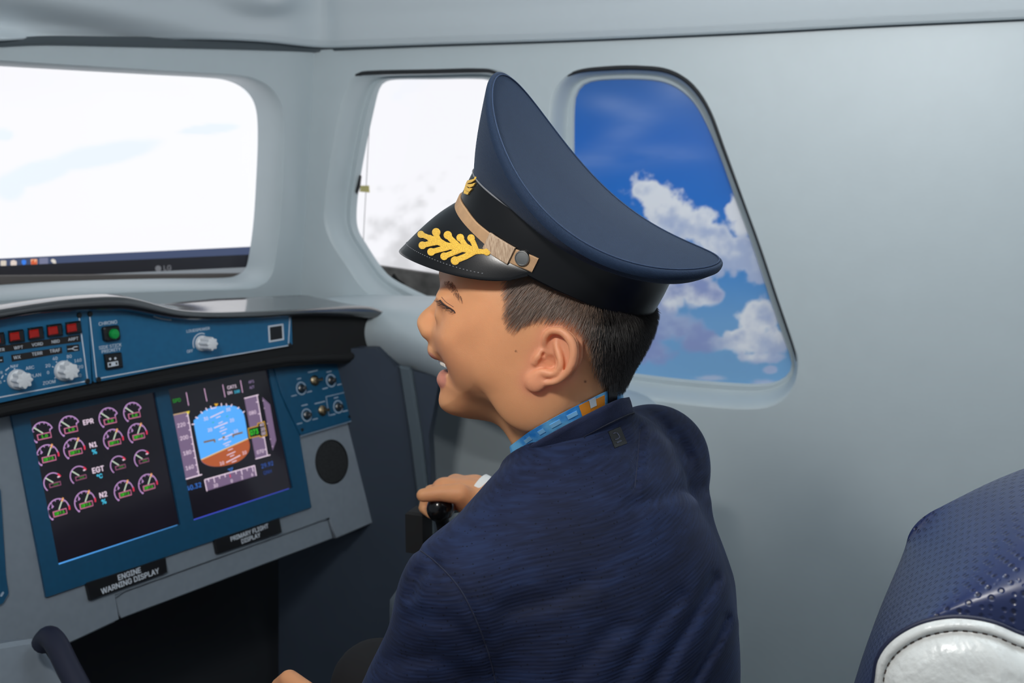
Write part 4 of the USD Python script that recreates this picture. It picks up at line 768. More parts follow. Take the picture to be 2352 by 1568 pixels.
def ear_full(p):
    q = EAR.loc(p); d2 = EAR2(q[:, 0], q[:, 1])
    plate = smax(d2 + 0.0008, np.abs(q[:, 2] + 0.0022) - 0.0020, 0.003)
    d = plate
    d = smax(d, -ellip(q, conc + [0, 0, 0.001], (concr * 1.0, concr * 1.2, 0.0150)), 0.002)
    d = smin(d, smax(d2 + 0.002, np.abs(q[:, 2] + 0.0130) - 0.002, 0.004), 0.002)
    d = smin(d, chain(q, anth, np.full(len(anth), 0.0028)), 0.0025)
    d = smin(d, chain(q, crus2, np.full(len(crus2), 0.0017)), 0.0015)
    d = smin(d, chain(q, crush, np.full(len(crush), 0.0022)), 0.004)
    d = smin(d, chain(q, hel, np.interp(np.linspace(0, 1, len(hel)), [0, 0.2, 0.5, 0.8, 1], [0.0016, 0.0028, 0.0036, 0.003, 0.0022])), 0.0025)
    d = smin(d, chain(q, trag, np.full(len(trag), 0.0030)), 0.003)
    d = smin(d, chain(q, atrag, np.full(len(atrag), 0.0026)), 0.003)
    d = smin(d, ellip(q, lobe_c, (0.0078, 0.0078, 0.0040)), 0.006)
    can = np.r_[EAR.uv(np.array(ez(600, 640))), -0.006]
    return smax(d, -ellip(q, can, (0.0022, 0.0034, 0.009)), 0.002)
NECK_A, NECK_B = P(1286, 905, 0.872), P(1312, 1060, 0.885)
lip_lo = H(1009, 866); lip_up = H(989, 801)
def headloc(p): q = HEAD.loc(p); return q * [1, 1, -1]         # forward, up, to his left
cheek_c = np.r_[HEAD.uv(np.array([1092, 806.0]), w=-0.036), 0.034]
def head_sdf(p):
    q = headloc(p); x, z, y = q[:, 0], q[:, 1], np.abs(q[:, 2]); c = np.c_[x, z, y]; g2 = np.c_[np.clip(x, -0.119, 0.149), np.clip(z, -0.129, 0.169)]
    a = PROF(x, z); W = WG(g2); K = np.minimum(KG(g2), W * 0.95); d = smax(a, (y - W) * 0.9, K)
    d = smin(d, ellip(c, cheek_c, (0.024, 0.024, 0.021)), 0.016)                          # smiling cheek
    d = smin(d, ball(c, (0.1045, -0.0035, 0.0110), 0.0072), 0.008)                                     # wing of the nose
    d = smin(d, ellip(c, (0.1085, 0.002, 0), (0.0080, 0.0078, 0.0105)), 0.007)
    d = smax(d, -ellip(c, (0.1095, -0.0115, 0.0055), (0.0052, 0.0042, 0.0028)), 0.002)    # nostril
    d = smax(d, -ellip(c, (0.1245, 0.021, 0.027), (0.024, 0.012, 0.015)), 0.016)           # eye socket
    d = smin(d, ellip(c, (0.0835, 0.0185, 0.0305), (0.0130, 0.0105, 0.0135)), 0.006)       # closed lid over the eyeball
    d = smin(d, ellip(c, (0.086, 0.0345, 0.030), (0.0105, 0.006, 0.022)), 0.012)              # brow ridge
    d = smax(d, -ellip(c, (0.086, -0.0315, 0.0), (0.022, 0.0048, 0.024)), 0.004)           # open mouth
    d = smin(d, ellip(c, (lip_up[0] - 0.0085, lip_up[1] + 0.0005, 0.0), (0.0078, 0.0050, 0.018)), 0.004)
    d = smin(d, ellip(c, (lip_lo[0] - 0.0100, lip_lo[1] + 0.001, 0.0), (0.0085, 0.0065, 0.018)), 0.004)
    d = smin(d, np.minimum(cone(p, NECK_A + HEAD.N * 0.012, NECK_B, 0.0445, 0.0485), cone(p, NECK_A - HEAD.N * 0.012, NECK_B, 0.0445, 0.0485)), 0.032)
    d = smin(d, ellip(c, (0.0, -0.012, 0.055), (0.03, 0.04, 0.012)), 0.02)
    n1 = ear_sdf(p); mir = p - 2 * (q[:, 2] * -1)[:, None] * HEAD.N                         # the other ear is its mirror image
    return smin(smin(d, n1, 0.0028), ear_sdf(mir), 0.0028)
hl = np.array([HEAD.pt(a, b, c_) for a in (-0.12, 0.135) for b in (-0.14, 0.125) for c_ in (-0.1, 0.1)]); hl = np.vstack([hl, NECK_B])
head = surface_net(head_sdf, hl.min(0) - 0.01, hl.max(0) + 0.01, 0.00105)

# ---------------------------------------------------------------- torso, arms and hands
LAT = unit(np.array([0.223, 0.22, 0.045])); TF = unit(np.cross(Z, LAT)); TF = TF if TF[0] < 0 else -TF          # to his right; where the chest faces
SHL, SHR = P(1052, 1368, 0.77), P(1498, 1058, 0.985)
NLF, NRT = P(1298, 1174, 0.84), P(1400, 1072, 0.90)
NB = P(1335, 1010, 0.90)
ELL, WRL = P(905, 1760, 0.80), P(740, 1690, 0.99)
ELR, WRR = P(1330, 1262, 1.19), P(1128, 1147, 1.235)
TUP = unit(np.cross(LAT, TF)); TUP = TUP if TUP[2] > 0 else -TUP
TR = np.array([LAT, TF, TUP])
CHEST, BELLY = P(1345, 1400, 0.875), P(1395, 1680, 0.865)
def trunk(p, g=0.0):
    d = ellip(p, CHEST, (0.128 + g, 0.085 + g, 0.135 + g), TR); d = smin(d, ellip(p, BELLY, (0.114 + g, 0.090 + g, 0.20 + g), TR), 0.10)
    d = smin(d, chain(p, [SHL, NLF, NRT, SHR], [0.039 + g, 0.0455 + g, 0.044 + g, 0.041 + g], 0.02), 0.04)
    return d
hips = P(1440, 1900, 0.86); LEG = np.array([-0.82, 0.57, 0]); knl, knr = hips + LEG * 0.36 - LAT * 0.12 - Z * 0.04, hips + LEG * 0.34 + LAT * 0.05
def arms_sdf(p):
    d = chain(p, [SHL, ELL, WRL], [0.036, 0.033, 0.023]); d = np.minimum(d, chain(p, [SHR, ELR, WRR], [0.042, 0.032, 0.0225])); return smin(trunk(p, -0.012), d, 0.02)
pts_ = np.array([SHL, SHR, ELL, WRL, ELR, WRR, hips, NB])
def no_neck(p): return arms_sdf(p)
torso = surface_net(no_neck, pts_.min(0) - 0.16, pts_.max(0) + 0.16, 0.006)
def hand_field(wr, d, up, s=1.0, right=True, pose='grip'):
    """wrist, direction of the forearm, back-of-hand normal; lengths for a child of about nine"""
    d = unit(d); side = unit(np.cross(d, up)) * (1 if right else -1); up = unit(np.cross(side, d)) * (1 if right else -1); up = up if up @ np.asarray(up) > 0 else up
    L = lambda a, b, c_: wr + (d * a + side * b + up * c_) * s
    return L
# right hand: palm over the stick, thumb along its near side pointing forward, fingers folded over the far side
hd = unit(P(1010, 1128, 1.26) - WRR); hn = unit(np.cross(hd, unit(np.cross(Z, hd)))); hn = hn if hn[2] > 0 else -hn; hs = unit(np.cross(hd, hn)); hs = hs if hs @ AHEAD < 0 else -hs     # hs points to the camera side
RH = lambda a, b, c_: WRR + hd * a + hs * b + hn * c_
palm = [(RH(0.0, 0.0, 0.0), 0.021), (RH(0.028, 0.010, 0.003), 0.0185), (RH(0.028, -0.014, 0.004), 0.0165), (RH(0.058, 0.012, 0.006), 0.0140), (RH(0.056, -0.018, 0.004), 0.0125)]
fing = []
for b, ln, dz in [(0.014, 1.0, 0.0), (-0.001, 1.08, 0.001), (-0.015, 1.0, -0.001), (-0.028, 0.82, -0.004)]:
    k0 = RH(0.060 - abs(b + 0.001) * 0.15, b, 0.005 + dz); k1 = k0 + hd * 0.022 * ln - hn * 0.008; k2 = k1 - hn * 0.015 * ln + hd * 0.003 + hs * 0.004; k3 = k2 - hn * 0.004 * ln - hd * 0.013 + hs * 0.006; fing.append(([k0, k1, k2, k3], [0.0088, 0.0078, 0.0070, 0.0062]))
thumb = ([RH(0.016, 0.018, -0.004), P(1055, 1133, 1.205), P(1012, 1132, 1.205), P(972, 1137, 1.205)], [0.0150, 0.0128, 0.0100, 0.0082])
def rhand(p):
    d = None
    for i in range(len(palm)):
        for j in range(i + 1, len(palm)):
            e = cone(p, palm[i][0], palm[j][0], palm[i][1], palm[j][1]); d = e if d is None else smin(d, e, 0.006)
    d = smin(d, cone(p, ELR, WRR, 0.032, 0.0215), 0.015)
    for q, r in fing: d = smin(d, chain(p, q, r), 0.004)
    return smin(d, chain(p, *thumb), 0.008)
hb = np.vstack([[x[0] for x in palm], [x for q, _ in fing for x in q], thumb[0], [WRR + (ELR - WRR) * 0.45]])
rh = surface_net(rhand, hb.min(0) - 0.03, hb.max(0) + 0.03, 0.0021)
# left hand: resting forward on his thigh, only a knuckle reaches into the frame
ld = unit(P(640, 1600, 1.06) - WRL); ln_ = unit(np.cross(unit(np.cross(ld, Z)), ld)); ls = unit(np.cross(ld, ln_))
LH = lambda a, b, c_: WRL + ld * a + ls * b + ln_ * c_
lpalm = [(LH(0, 0, 0), 0.021), (LH(0.028, 0.012, 0.002), 0.017), (LH(0.028, -0.014, 0.002), 0.017), (LH(0.056, 0.015, 0.004), 0.012), (LH(0.056, -0.018, 0.003), 0.012)]
lf = []
for b, ln in [(0.022, 1.0), (0.007, 1.08), (-0.008, 1.0), (-0.022, 0.8)]:
    k0 = LH(0.058, b, 0.004); k1 = k0 + ld * 0.026 * ln + ln_ * 0.002; k2 = k1 + ld * 0.016 * ln - ln_ * 0.008; k3 = k2 + ld * 0.010 - ln_ * 0.011; lf.append(([k0, k1, k2, k3], [0.0088, 0.0078, 0.007, 0.0062]))
lth = ([LH(0.012, 0.02, 0.0), P(700, 1590, 1.0), P(664, 1559, 1.02), P(640, 1575, 1.04)], [0.014, 0.0115, 0.0095, 0.008])
def lhand(p):
    d = cone(p, ELL, WRL, 0.033, 0.0215)
    for i in range(len(lpalm)):
        for j in range(i + 1, len(lpalm)): d = smin(d, cone(p, lpalm[i][0], lpalm[j][0], lpalm[i][1], lpalm[j][1]), 0.006)
    for q, r in lf: d = smin(d, chain(p, q, r), 0.004)
    return smin(d, chain(p, *lth), 0.008)
hb = np.vstack([[x[0] for x in lpalm], [x for q, _ in lf for x in q], lth[0], [WRL + (ELL - WRL) * 0.3]])
lh = surface_net(lhand, hb.min(0) - 0.03, hb.max(0) + 0.03, 0.0025)
body = cat([head, torso, rh, lh]); body.merge_vertices = lambda *a, **k: None

# ---------------------------------------------------------------- skin colour, hair area
def mirror_left(p): q = HEAD.loc(p); s = q[:, 2] > 0; r = p.copy(); r[s] = p[s] - 2 * q[s, 2:3] * HEAD.N; return r      # everything as if on his left side
hair_px = Polygon([(1172, 560), (1160, 628), (1152, 650), (1158, 672), (1156, 692), (1150, 712), (1160, 730), (1168, 748), (1178, 764), (1188, 770), (1200, 757), (1222, 745), (1252, 738), (1290, 740), (1322, 752), (1338, 778), (1348, 806), (1354, 840), (1362, 866), (1380, 888), (1396, 902), (1410, 908), (1440, 900), (1560, 820), (1600, 560)])
hv = body.vertices; nH = len(head.vertices)
def hair_weight(p):
    q = proj(mirror_left(p)); on = shapely.contains_xy(hair_px, q[:, 0], q[:, 1]); d = shapely.distance(hair_px.exterior, shapely.points(q[:, :2])); up = HEAD.loc(p)[:, 1]
    w = np.where(on, np.clip(d / 34, 0, 1), 0); return np.where(HEAD.loc(p)[:, 0] < 0.07, w, 0), q
hw = np.zeros(len(hv)); pw, pq = hair_weight(hv[:nH]); ear_near = ear_sdf(mirror_left(hv[:nH])); pw = np.where(ear_near < 0.003, 0, pw); hw[:nH] = pw
skin = np.array(lin(216, 151, 107)); col = np.tile(skin, (len(hv), 1))
hq = headloc(hv[:nH]); nz = fb3 = meshkit.fbm(hv * 60, 4, 2)
col *= (0.94 + 0.12 * nz)[:, None]
def tint(mask, c, a): col[:nH] = col[:nH] * (1 - (mask * a)[:, None]) + np.array(c) * (mask * a)[:, None]
er = np.exp(-(np.clip(ear_near, 0, 1) / 0.006) ** 2); tint(er, lin(214, 138, 108), 0.6)
ck = np.exp(-((hq[:, 0] - 0.075) / 0.03) ** 2 - ((hq[:, 1] + 0.02) / 0.022) ** 2 - ((np.abs(hq[:, 2]) - 0.05) / 0.03) ** 2); tint(ck, lin(208, 136, 104), 0.35)
y_ = np.abs(hq[:, 2])
lipm = np.maximum(smooth((0.0115 - np.hypot(hq[:, 0] - lip_lo[0] + 0.004, (hq[:, 1] - lip_lo[1] - 0.0025) * 1.25)) / 0.003), smooth((0.0088 - np.hypot(hq[:, 0] - lip_up[0] + 0.006, (hq[:, 1] - lip_up[1] + 0.0045) * 1.3)) / 0.003)) * (y_ < 0.027)
tint(lipm, lin(178, 112, 106), 0.75)
mo = smooth((1 - ellip(hv[:nH] * 0 + np.c_[hq[:, 0], hq[:, 1], hq[:, 2]], (0.083, -0.0315, 0), (0.019, 0.0050, 0.022)) / 0.0015 - 1) / 1.0 + 0.5) * (hq[:, 0] < lip_lo[0] - 0.004); tint(np.clip(mo, 0, 1), lin(92, 40, 40), 0.9)
tint(smooth(pw * 1.6) , lin(128, 98, 82), 0.7)
bk = smooth((pq[:, 0] - 1330) / 110) * smooth(pw * 1.8); tint(bk, lin(44, 36, 34), 0.9)
for mx, my, mr in [(1185, 806, 1.8), (1344, 876, 2.6), (1262, 1005, 1.5)]:             # moles
    mm = np.clip(1.6 - np.hypot(pq[:, 0] - mx, pq[:, 1] - my) / mr, 0, 1) * (HEAD.loc(hv[:nH])[:, 2] < 0); tint(mm, lin(96, 52, 38), 0.8)
m_skin = M('skin', {'a': ('attribute', dict(attribute='Cd')), 'g': ('geometry', {}), 'n': ('noise_texture', dict(scale=900.0, detail=3.0)), 'b': ('bump', dict(strength=0.12, distance=0.0006)), 'p': ('principled_bsdf', dict(roughness=0.52, specular_ior_level=0.35, subsurface_weight=0.25, subsurface_radius=(1.0, 0.35, 0.2), subsurface_scale=0.004))},
           [('a.color', 'p.base_color'), ('g.position', 'n.vector'), ('n.fac', 'b.height'), ('b.normal', 'p.normal')])

# ---------------------------------------------------------------- shirt
NC = P(1312, 988, 0.878); cn = unit(TUP + TF * 0.64); LN_ = NC
def seg_dist(p, pts):
    pts = np.asarray(pts, float); out = np.full(len(p), 1e9)
    for a, b in zip(pts[:-1], pts[1:]):
        d = b - a; t = np.clip((p - a) @ d / (d @ d), 0, 1); out = np.minimum(out, np.hypot(*(p - a - t[:, None] * d).T))
    return out
def near_line(px, pts, w): return np.exp(-(seg_dist(px[:, :2], pts) / w) ** 2)      # 1 on a polyline of the photograph, falling off over w pixels
folds = [([(1500, 1568), (1560, 1470), (1640, 1330)], 16, 0.004), ([(1420, 1568), (1500, 1440), (1560, 1370)], 18, 0.003), ([(1590, 1568), (1640, 1480), (1668, 1420)], 12, 0.004), ([(1300, 1568), (1380, 1470), (1420, 1440)], 24, 0.003), ([(1470, 985), (1466, 1060), (1458, 1120)], 9, 0.0028),
         ([(1520, 960), (1560, 1000), (1585, 1050)], 12, 0.004), ([(1490, 940), (1530, 975), (1540, 1000)], 8, 0.003), ([(1170, 1400), (1260, 1380), (1340, 1340)], 26, 0.003), ([(950, 1420), (1040, 1430), (1100, 1480)], 22, 0.003), ([(900, 1520), (1000, 1510), (1090, 1560)], 20, 0.003), ([(1000, 1300), (960, 1320), (945, 1370)], 14, 0.004), ([(1220, 1110), (1330, 1050), (1440, 1020)], 18, 0.002), ([(1460, 1160), (1560, 1130), (1630, 1120)], 22, 0.003)]
seam = [(948, 1252), (1000, 1290), (1052, 1346), (1085, 1405), (1110, 1465), (1128, 1520), (1142, 1580)]
def shirt_sdf(p):
    d = trunk(p, 0.004)
    sl = chain(p, [SHL + LAT * 0.01, SHL + (ELL - SHL) * 0.55, SHL + (ELL - SHL) * 0.93], [0.042, 0.046, 0.050]); sr = chain(p, [SHR, SHR + (ELR - SHR) * 0.8], [0.045, 0.047])
    d = smin(d, sl, 0.025); d = smin(d, sr, 0.03); d = smin(d, cone(p, SHR, P(1535, 1340, 0.93), 0.042, 0.054), 0.03)
    pl = (p - LN_) @ cn
    d = smin(d, smax(cone(p, NECK_A, NECK_B, 0.0580, 0.0600), pl, 0.003), 0.016)
    k = np.abs(d) < 0.035
    if k.any():
        px = proj(p[k]); near = smooth((0.99 - px[:, 2]) / 0.06); e = 0.0022 * near * near_line(px, seam, 9)
        for pts, w, a in folds: e = e + near * a * (near_line(px, pts, w) - 0.4 * near_line(px, np.array(pts) + [w * 1.6, w * 0.8], w))
        d[k] += e
    hole = smax(cone(p, NECK_A, NECK_B, 0.0525, 0.0545), -(pl + 0.012), 0.003)
    d = smax(d, -hole, 0.003)
    hem = -(p[:, 2] - (hips[2] + 0.02)); return np.maximum(d, hem)
shirt = surface_net(shirt_sdf, np.minimum(pts_.min(0), BELLY) - [0.13, 0.13, 0.05], pts_.max(0) + 0.13, 0.0031)
from scipy.spatial.transform import Rotation
def euler(Rm): a = Rotation.from_matrix(Rm).as_euler('xyz'); return tuple(float(x) for x in a)
m_shirt = M('navy_jersey', {'g': ('geometry', {}), 'ro': ('mapping', dict(rotation=euler(TR))), 'mp': ('mapping', dict(scale=(0.10, 0.10, 1.0))), 'n': ('noise_texture', dict(scale=560.0, detail=2.0, roughness=0.5)), 'mp2': ('mapping', dict(scale=(0.3, 0.3, 1.0))), 'n2': ('noise_texture', dict(scale=46.0, detail=4.0)), 'w': ('wave_texture', dict(bands_direction='z', scale=110.0, distortion=0.5, detail=2.0, detail_scale=2.0)),
    'v': ('voronoi_texture', dict(scale=210.0, randomness=0.6)), 'h': ('rgb_ramp', {'ramp': [(0.10, (0.35, 0.35, 0.35)), (0.19, (1, 1, 1))]}), 'r': ('rgb_ramp', {'ramp': [(0.36, lin(15, 21, 41)), (0.5, lin(20, 28, 53)), (0.64, lin(26, 38, 68))]}), 'x': ('mix_color', dict(blend_type='multiply', fac=1.0)),
    'mb': ('mix_float', dict(fac=0.45)), 'b': ('bump', dict(strength=0.22, distance=0.0010)), 'm2': ('mix_float', dict(fac=0.5)), 'p': ('principled_bsdf', dict(roughness=0.8, sheen_weight=0.10, sheen_roughness=0.4, sheen_tint=(0.5, 0.62, 1.0), specular_ior_level=0.2))},
    [('g.position', 'ro.vector'), ('ro.vector', 'mp.vector'), ('mp.vector', 'n.vector'), ('ro.vector', 'mp2.vector'), ('mp2.vector', 'n2.vector'), ('ro.vector', 'w.vector'), ('n.fac', 'm2.a'), ('n2.fac', 'm2.b'), ('m2.result', 'r.fac'), ('ro.vector', 'v.vector'), ('v.distance', 'h.fac'), ('r.color', 'x.a'), ('h.color', 'x.b'), ('x.result', 'p.base_color'), ('w.fac', 'mb.a'), ('n.fac', 'mb.b'), ('mb.result', 'b.height'), ('b.normal', 'p.normal')])

# pieces laid onto a curved surface along the photograph's rays
def caster(mesh): return trimesh.ray.ray_triangle.RayMeshIntersector(mesh) if False else mesh.ray
def cast(mesh, px):
    px = np.asarray(px, float); d = unit(ray(px[:, 0], px[:, 1])); loc, ir, it = mesh.ray.intersects_location(np.tile(EYE, (len(px), 1)), d, multiple_hits=False)
    out = np.full((len(px), 3), np.nan); nr = np.full((len(px), 3), np.nan); fn = mesh.face_normals[it]; fn = np.where(((fn * d[ir]).sum(1) > 0)[:, None], -fn, fn); out[ir] = loc; nr[ir] = fn; return out, nr
def decal(mesh, poly, thick, step=3.0, lift=0.0, rim=0.6):
    """A solid patch of the given thickness lying on the mesh, outlined in the photograph"""
    poly = poly if hasattr(poly, 'geom_type') else Polygon(poly); poly = poly.buffer(0); ms = []
    for g_ in getattr(poly, 'geoms', [poly]):
        if g_.area < 2: continue
        e = resample(np.array(g_.exterior.coords)[:-1], max(8, int(g_.exterior.length / step)), True); lo, hi = e.min(0), e.max(0)
        xs, ys = np.arange(lo[0], hi[0], step), np.arange(lo[1], hi[1], step * 0.87); gx, gy = np.meshgrid(xs, ys); gx = gx + (np.arange(len(ys)) % 2)[:, None] * step / 2
        ii = np.c_[gx.ravel(), gy.ravel()]; ii = ii[shapely.contains_xy(g_.buffer(-step * 0.55), ii[:, 0], ii[:, 1])]
        holes = [resample(np.array(r_.coords)[:-1], max(8, int(r_.length / step)), True) for r_ in g_.interiors]
        pts = np.vstack([e] + holes + [ii]); from scipy.spatial import Delaunay
        dl = Delaunay(pts).simplices; cen = pts[dl].mean(1); dl = dl[shapely.contains_xy(g_, cen[:, 0], cen[:, 1])]
        ar = np.cross(pts[dl[:, 1]] - pts[dl[:, 0]], pts[dl[:, 2]] - pts[dl[:, 0]]); dl[ar > 0] = dl[ar > 0][:, ::-1]
        p3, n3 = cast(mesh, pts); ok = ~np.isnan(p3[:, 0])
        if ok.sum() < 4: continue
        tr = cKDTree(pts[ok]); bad = np.nonzero(~ok)[0]
        if len(bad): k = tr.query(pts[bad])[1]; p3[bad] = p3[ok][k]; n3[bad] = n3[ok][k]
        tq = cKDTree(p3); nb_ = tq.query(p3, min(9, len(p3)))[1]; n3 = unit(n3[nb_].mean(1))
        is_e = np.zeros(len(pts), bool); is_e[:len(e) + sum(map(len, holes))] = True
        top = p3 + n3 * (lift + thick * np.where(is_e, rim, 1.0))[:, None]; bot = p3 + n3 * (lift - 0.0004); n0 = len(pts); f = [dl]
        start = 0
        for ringp in [e] + holes:
            k = len(ringp); q = start + np.arange(k); q2 = start + (np.arange(k) + 1) % k; start += k; f += [np.stack([q, q2, q2 + n0], 1), np.stack([q, q2 + n0, q + n0], 1)]
        ff = np.vstack(f); ids, inv = np.unique(ff, return_inverse=True); ms.append(tri(np.vstack([top, bot])[ids], inv.reshape(-1, 3)))
    return cat(ms)
person = Thing('person', 'person in navy t-shirt and pilot cap, smiling in profile, hand on the control stick', 'person')
i_body = person.add('body', body, m_skin, True, col)
i_shirt = person.add('t_shirt', shirt, m_shirt, True, label='navy heathered t-shirt')
# ---------------------------------------------------------------- pilot cap
def sag(px, py): return HEAD.pt(*HEAD.uv(px, py))
Fb, Bb = sag(1056, 480), sag(1495, 724)
cu_ = unit(Fb - Bb); cv_ = unit(np.cross(HEAD.N, cu_)); cv_ = cv_ if cv_[2] > 0 else -cv_
roll = math.radians(5.0); cv_ = cv_ * math.cos(roll) - HEAD.N * math.sin(roll)
CAP = Frame((Fb + Bb) / 2, cu_, cv_)                           # x to the visor, y up, normal to his right
def C3(x, y, z): x, y, z = np.broadcast_arrays(np.asarray(x, float), np.asarray(y, float), np.asarray(z, float)); return CAP.pt(x, z, -y)      # forward, left, up
ca, cb, chh = np.linalg.norm(Fb - Bb) / 2, 0.0785, 0.0395
c2 = lambda px, py: CAP.uv(px, py)
tipf, tipb, mid_ = c2(1148, 158), c2(1664, 604), c2(1390, 500)
A2 = (tipf[0] - tipb[0]) / 2; X0 = (tipf[0] + tipb[0]) / 2; B2 = 0.110
S2, Q2 = (tipf[1] - tipb[1]) / 2, (tipf[1] + tipb[1]) / 2 - mid_[1]; Z0 = mid_[1]
sheet = lambda X: Z0 + S2 * X + Q2 * X * X
th = np.linspace(0, 2 * np.pi, 144, endpoint=False); n_ = len(th)
def ringat(k, dz=0.0, puff=0.0):
    X, Y = k * np.cos(th), k * np.sin(th); return C3(X0 + A2 * X, B2 * Y, sheet(X) + dz + puff * np.clip(1 - k * k, 0, 1))
rows = [ringat(k, 0.0, 0.004) for k in (0.002, 0.15, 0.3, 0.45, 0.6, 0.72, 0.82, 0.9, 0.95)]
edge_r = 0.0055
for a in np.radians([75, 55, 35, 15, -5, -25]): rows.append(ringat(0.965 + 0.035 * math.cos(a), edge_r * (math.sin(a) - 0.9)))
bandtop = C3(ca * np.cos(th), cb * np.sin(th), np.full(n_, chh))
rim = rows[-1]
top = loft(np.array(rows), True, flip=True)
under = np.array([rim * (1 - s) + bandtop * s + (CAP.V * (-0.006 * math.sin(math.pi * s)))[None] for s in np.linspace(0, 1, 10)])
quarter = loft(under, True, flip=True)
def bring(h, out=0.0): return C3((ca + out) * np.cos(th), (cb + out) * np.sin(th), np.full(n_, h))
band = loft(np.array([bring(0.004, -0.003), bring(0.0, -0.001), bring(0.0, 0.0005), bring(0.002, 0.0012), bring(chh * .5, 0.0014), bring(chh, 0.0006), bring(chh + 0.002, -0.001)]), True)
if band.face_normals[np.argmax(band.triangles_center @ -HEAD.N)] @ -HEAD.N < 0: band.invert()
for m_ in (top, quarter):
    pass
# visor
tp = c2(934, 570); nt = 61; tt = np.linspace(-1, 1, nt); tv = tt * math.radians(90)
inner = np.stack([(ca + 0.001) * np.cos(tv), (cb + 0.001) * np.sin(tv), 0.010 - 0.006 * np.abs(tt) ** 2], 1)
gg = np.clip(1 - np.abs(tt) ** 2.6, 0, 1) ** 0.62; Lx = tp[0] - ca
outer = inner + np.stack([gg * Lx * np.cos(tv * 0.3), gg * Lx * np.sin(tv * 0.3), gg * (tp[1] - 0.010) + 0.0185 * gg * np.sin(np.abs(tv)) ** 1.0], 1)
vr = []
for s in np.linspace(0, 1, 14):
    q = inner * (1 - s) + outer * s; q = q.copy(); q[:, 2] += 0.007 * np.sin(math.pi * s) * gg; vr.append(C3(*q.T))
vtop = np.array(vr); dn = CAP.V * 0.0022
ro = [vtop[-1] + (C3(*outer.T) - C3(*inner.T)) * 0.0]
outn = unit((C3(*outer.T) - C3(*inner.T)) + 1e-9 * CAP.U)
lipv = [vtop[-1] + outn * 0.0012 - dn * 0.25, vtop[-1] + outn * 0.0016 - dn * 0.7, vtop[-1] + outn * 0.0008 - dn * 1.25]
vbot = [r_ - dn * 1.5 for r_ in vtop[::-1]]
visor = loft(np.array(list(vtop) + lipv + vbot))
vup = visor.face_normals[(visor.triangles_center - vtop.reshape(-1, 3).mean(0)) @ CAP.V > 0]
visor_top = loft(vtop)
if visor_top.face_normals.mean(0) @ CAP.V < 0: visor.invert(); visor_top.invert()
cap = Thing('peaked_cap', 'navy and black pilot cap with gold leaf embroidery on its visor', 'cap')
m_cloth = M('cap_cloth', {'g': ('geometry', {}), 'mp': ('mapping', dict(rotation=(0.5, 0.6, 0.3))), 'w': ('wave_texture', dict(scale=420.0, distortion=2.0, detail=2.0)), 'n': ('noise_texture', dict(scale=700.0, detail=3.0)), 'mx': ('mix_float', dict(fac=0.5)), 'b': ('bump', dict(strength=0.35, distance=0.0006)), 'r': ('rgb_ramp', {'ramp': [(0.3, lin(14, 30, 52)), (0.7, lin(20, 39, 64))]}), 'p': ('principled_bsdf', dict(roughness=0.75, sheen_weight=0.08, sheen_roughness=0.5, sheen_tint=(0.6, 0.75, 1.0), specular_ior_level=0.25))},
    [('g.position', 'mp.vector'), ('mp.vector', 'w.vector'), ('g.position', 'n.vector'), ('w.fac', 'mx.a'), ('n.fac', 'mx.b'), ('mx.result', 'b.height'), ('mx.result', 'r.fac'), ('r.color', 'p.base_color'), ('b.normal', 'p.normal')])
m_patent = plain('black_leatherette', lin(10, 11, 14), 0.30, grain=0.03, scale=1500)
m_tan = plain('tan_leather_strap', lin(176, 140, 104), 0.6, grain=0.15, scale=1400, vary=0.10)
m_tan2 = M('worn_tan_keeper', {'g': ('geometry', {}), 'mp': ('mapping', dict(scale=(1, 1, 0.12), rotation=(0.0, 0.5, 0.3))), 'n': ('noise_texture', dict(scale=1300.0, detail=4.0)), 'r': ('rgb_ramp', {'ramp': [(0.35, lin(150, 122, 98)), (0.65, lin(196, 172, 146))]}), 'p': ('principled_bsdf', dict(roughness=0.65))}, [('g.position', 'mp.vector'), ('mp.vector', 'n.vector'), ('n.fac', 'r.fac'), ('r.color', 'p.base_color')])
m_gold = M('gold_thread', {'g': ('geometry', {}), 'n': ('noise_texture', dict(scale=1600.0, detail=2.0)), 'r': ('rgb_ramp', {'ramp': [(0.35, lin(196, 146, 30)), (0.6, lin(238, 192, 60))]}), 'b': ('bump', dict(strength=0.7, distance=0.0008)), 'p': ('principled_bsdf', dict(roughness=0.5, sheen_weight=0.2))}, [('g.position', 'n.vector'), ('n.fac', 'r.fac'), ('r.color', 'p.base_color'), ('n.fac', 'b.height'), ('b.normal', 'p.normal')])
m_thread = plain('pale_thread', lin(120, 122, 126), 0.6)
cap.add('crown', top, m_cloth, True); cap.add('crown_side', quarter, m_cloth, True)
ri = ringat(0.972, 0.0006); cap.add('crown_seam', tube(ringat(0.962, 0.0010), 0.0006, 6, True), plain('navy_thread', lin(36, 55, 84), 0.7), 40)
cap.add('band', band, m_patent, True)
cap.add('band_piping', tube(bring(chh + 0.0002, 0.0008), 0.0007, 6, True), m_thread, 40)
i_vis = cap.add('visor', visor, m_patent, 40)
q = np.array(vtop); st1 = np.array([inner + (outer - inner) * 0.93])[0]
se = np.array([vtop[12] + CAP.V * 0.0004 - 0.0 * outn][0]); sk = 0.9
line_ = resample(se[4:-4], 170); dashes = [tube(np.array([line_[i], line_[i + 1] * 0.75 + line_[i] * 0.25]), 0.00032, 5) for i in range(0, 169, 2)]
cap.add('visor_stitching', cat(dashes), m_thread, False, under=i_vis, kind='stuff')
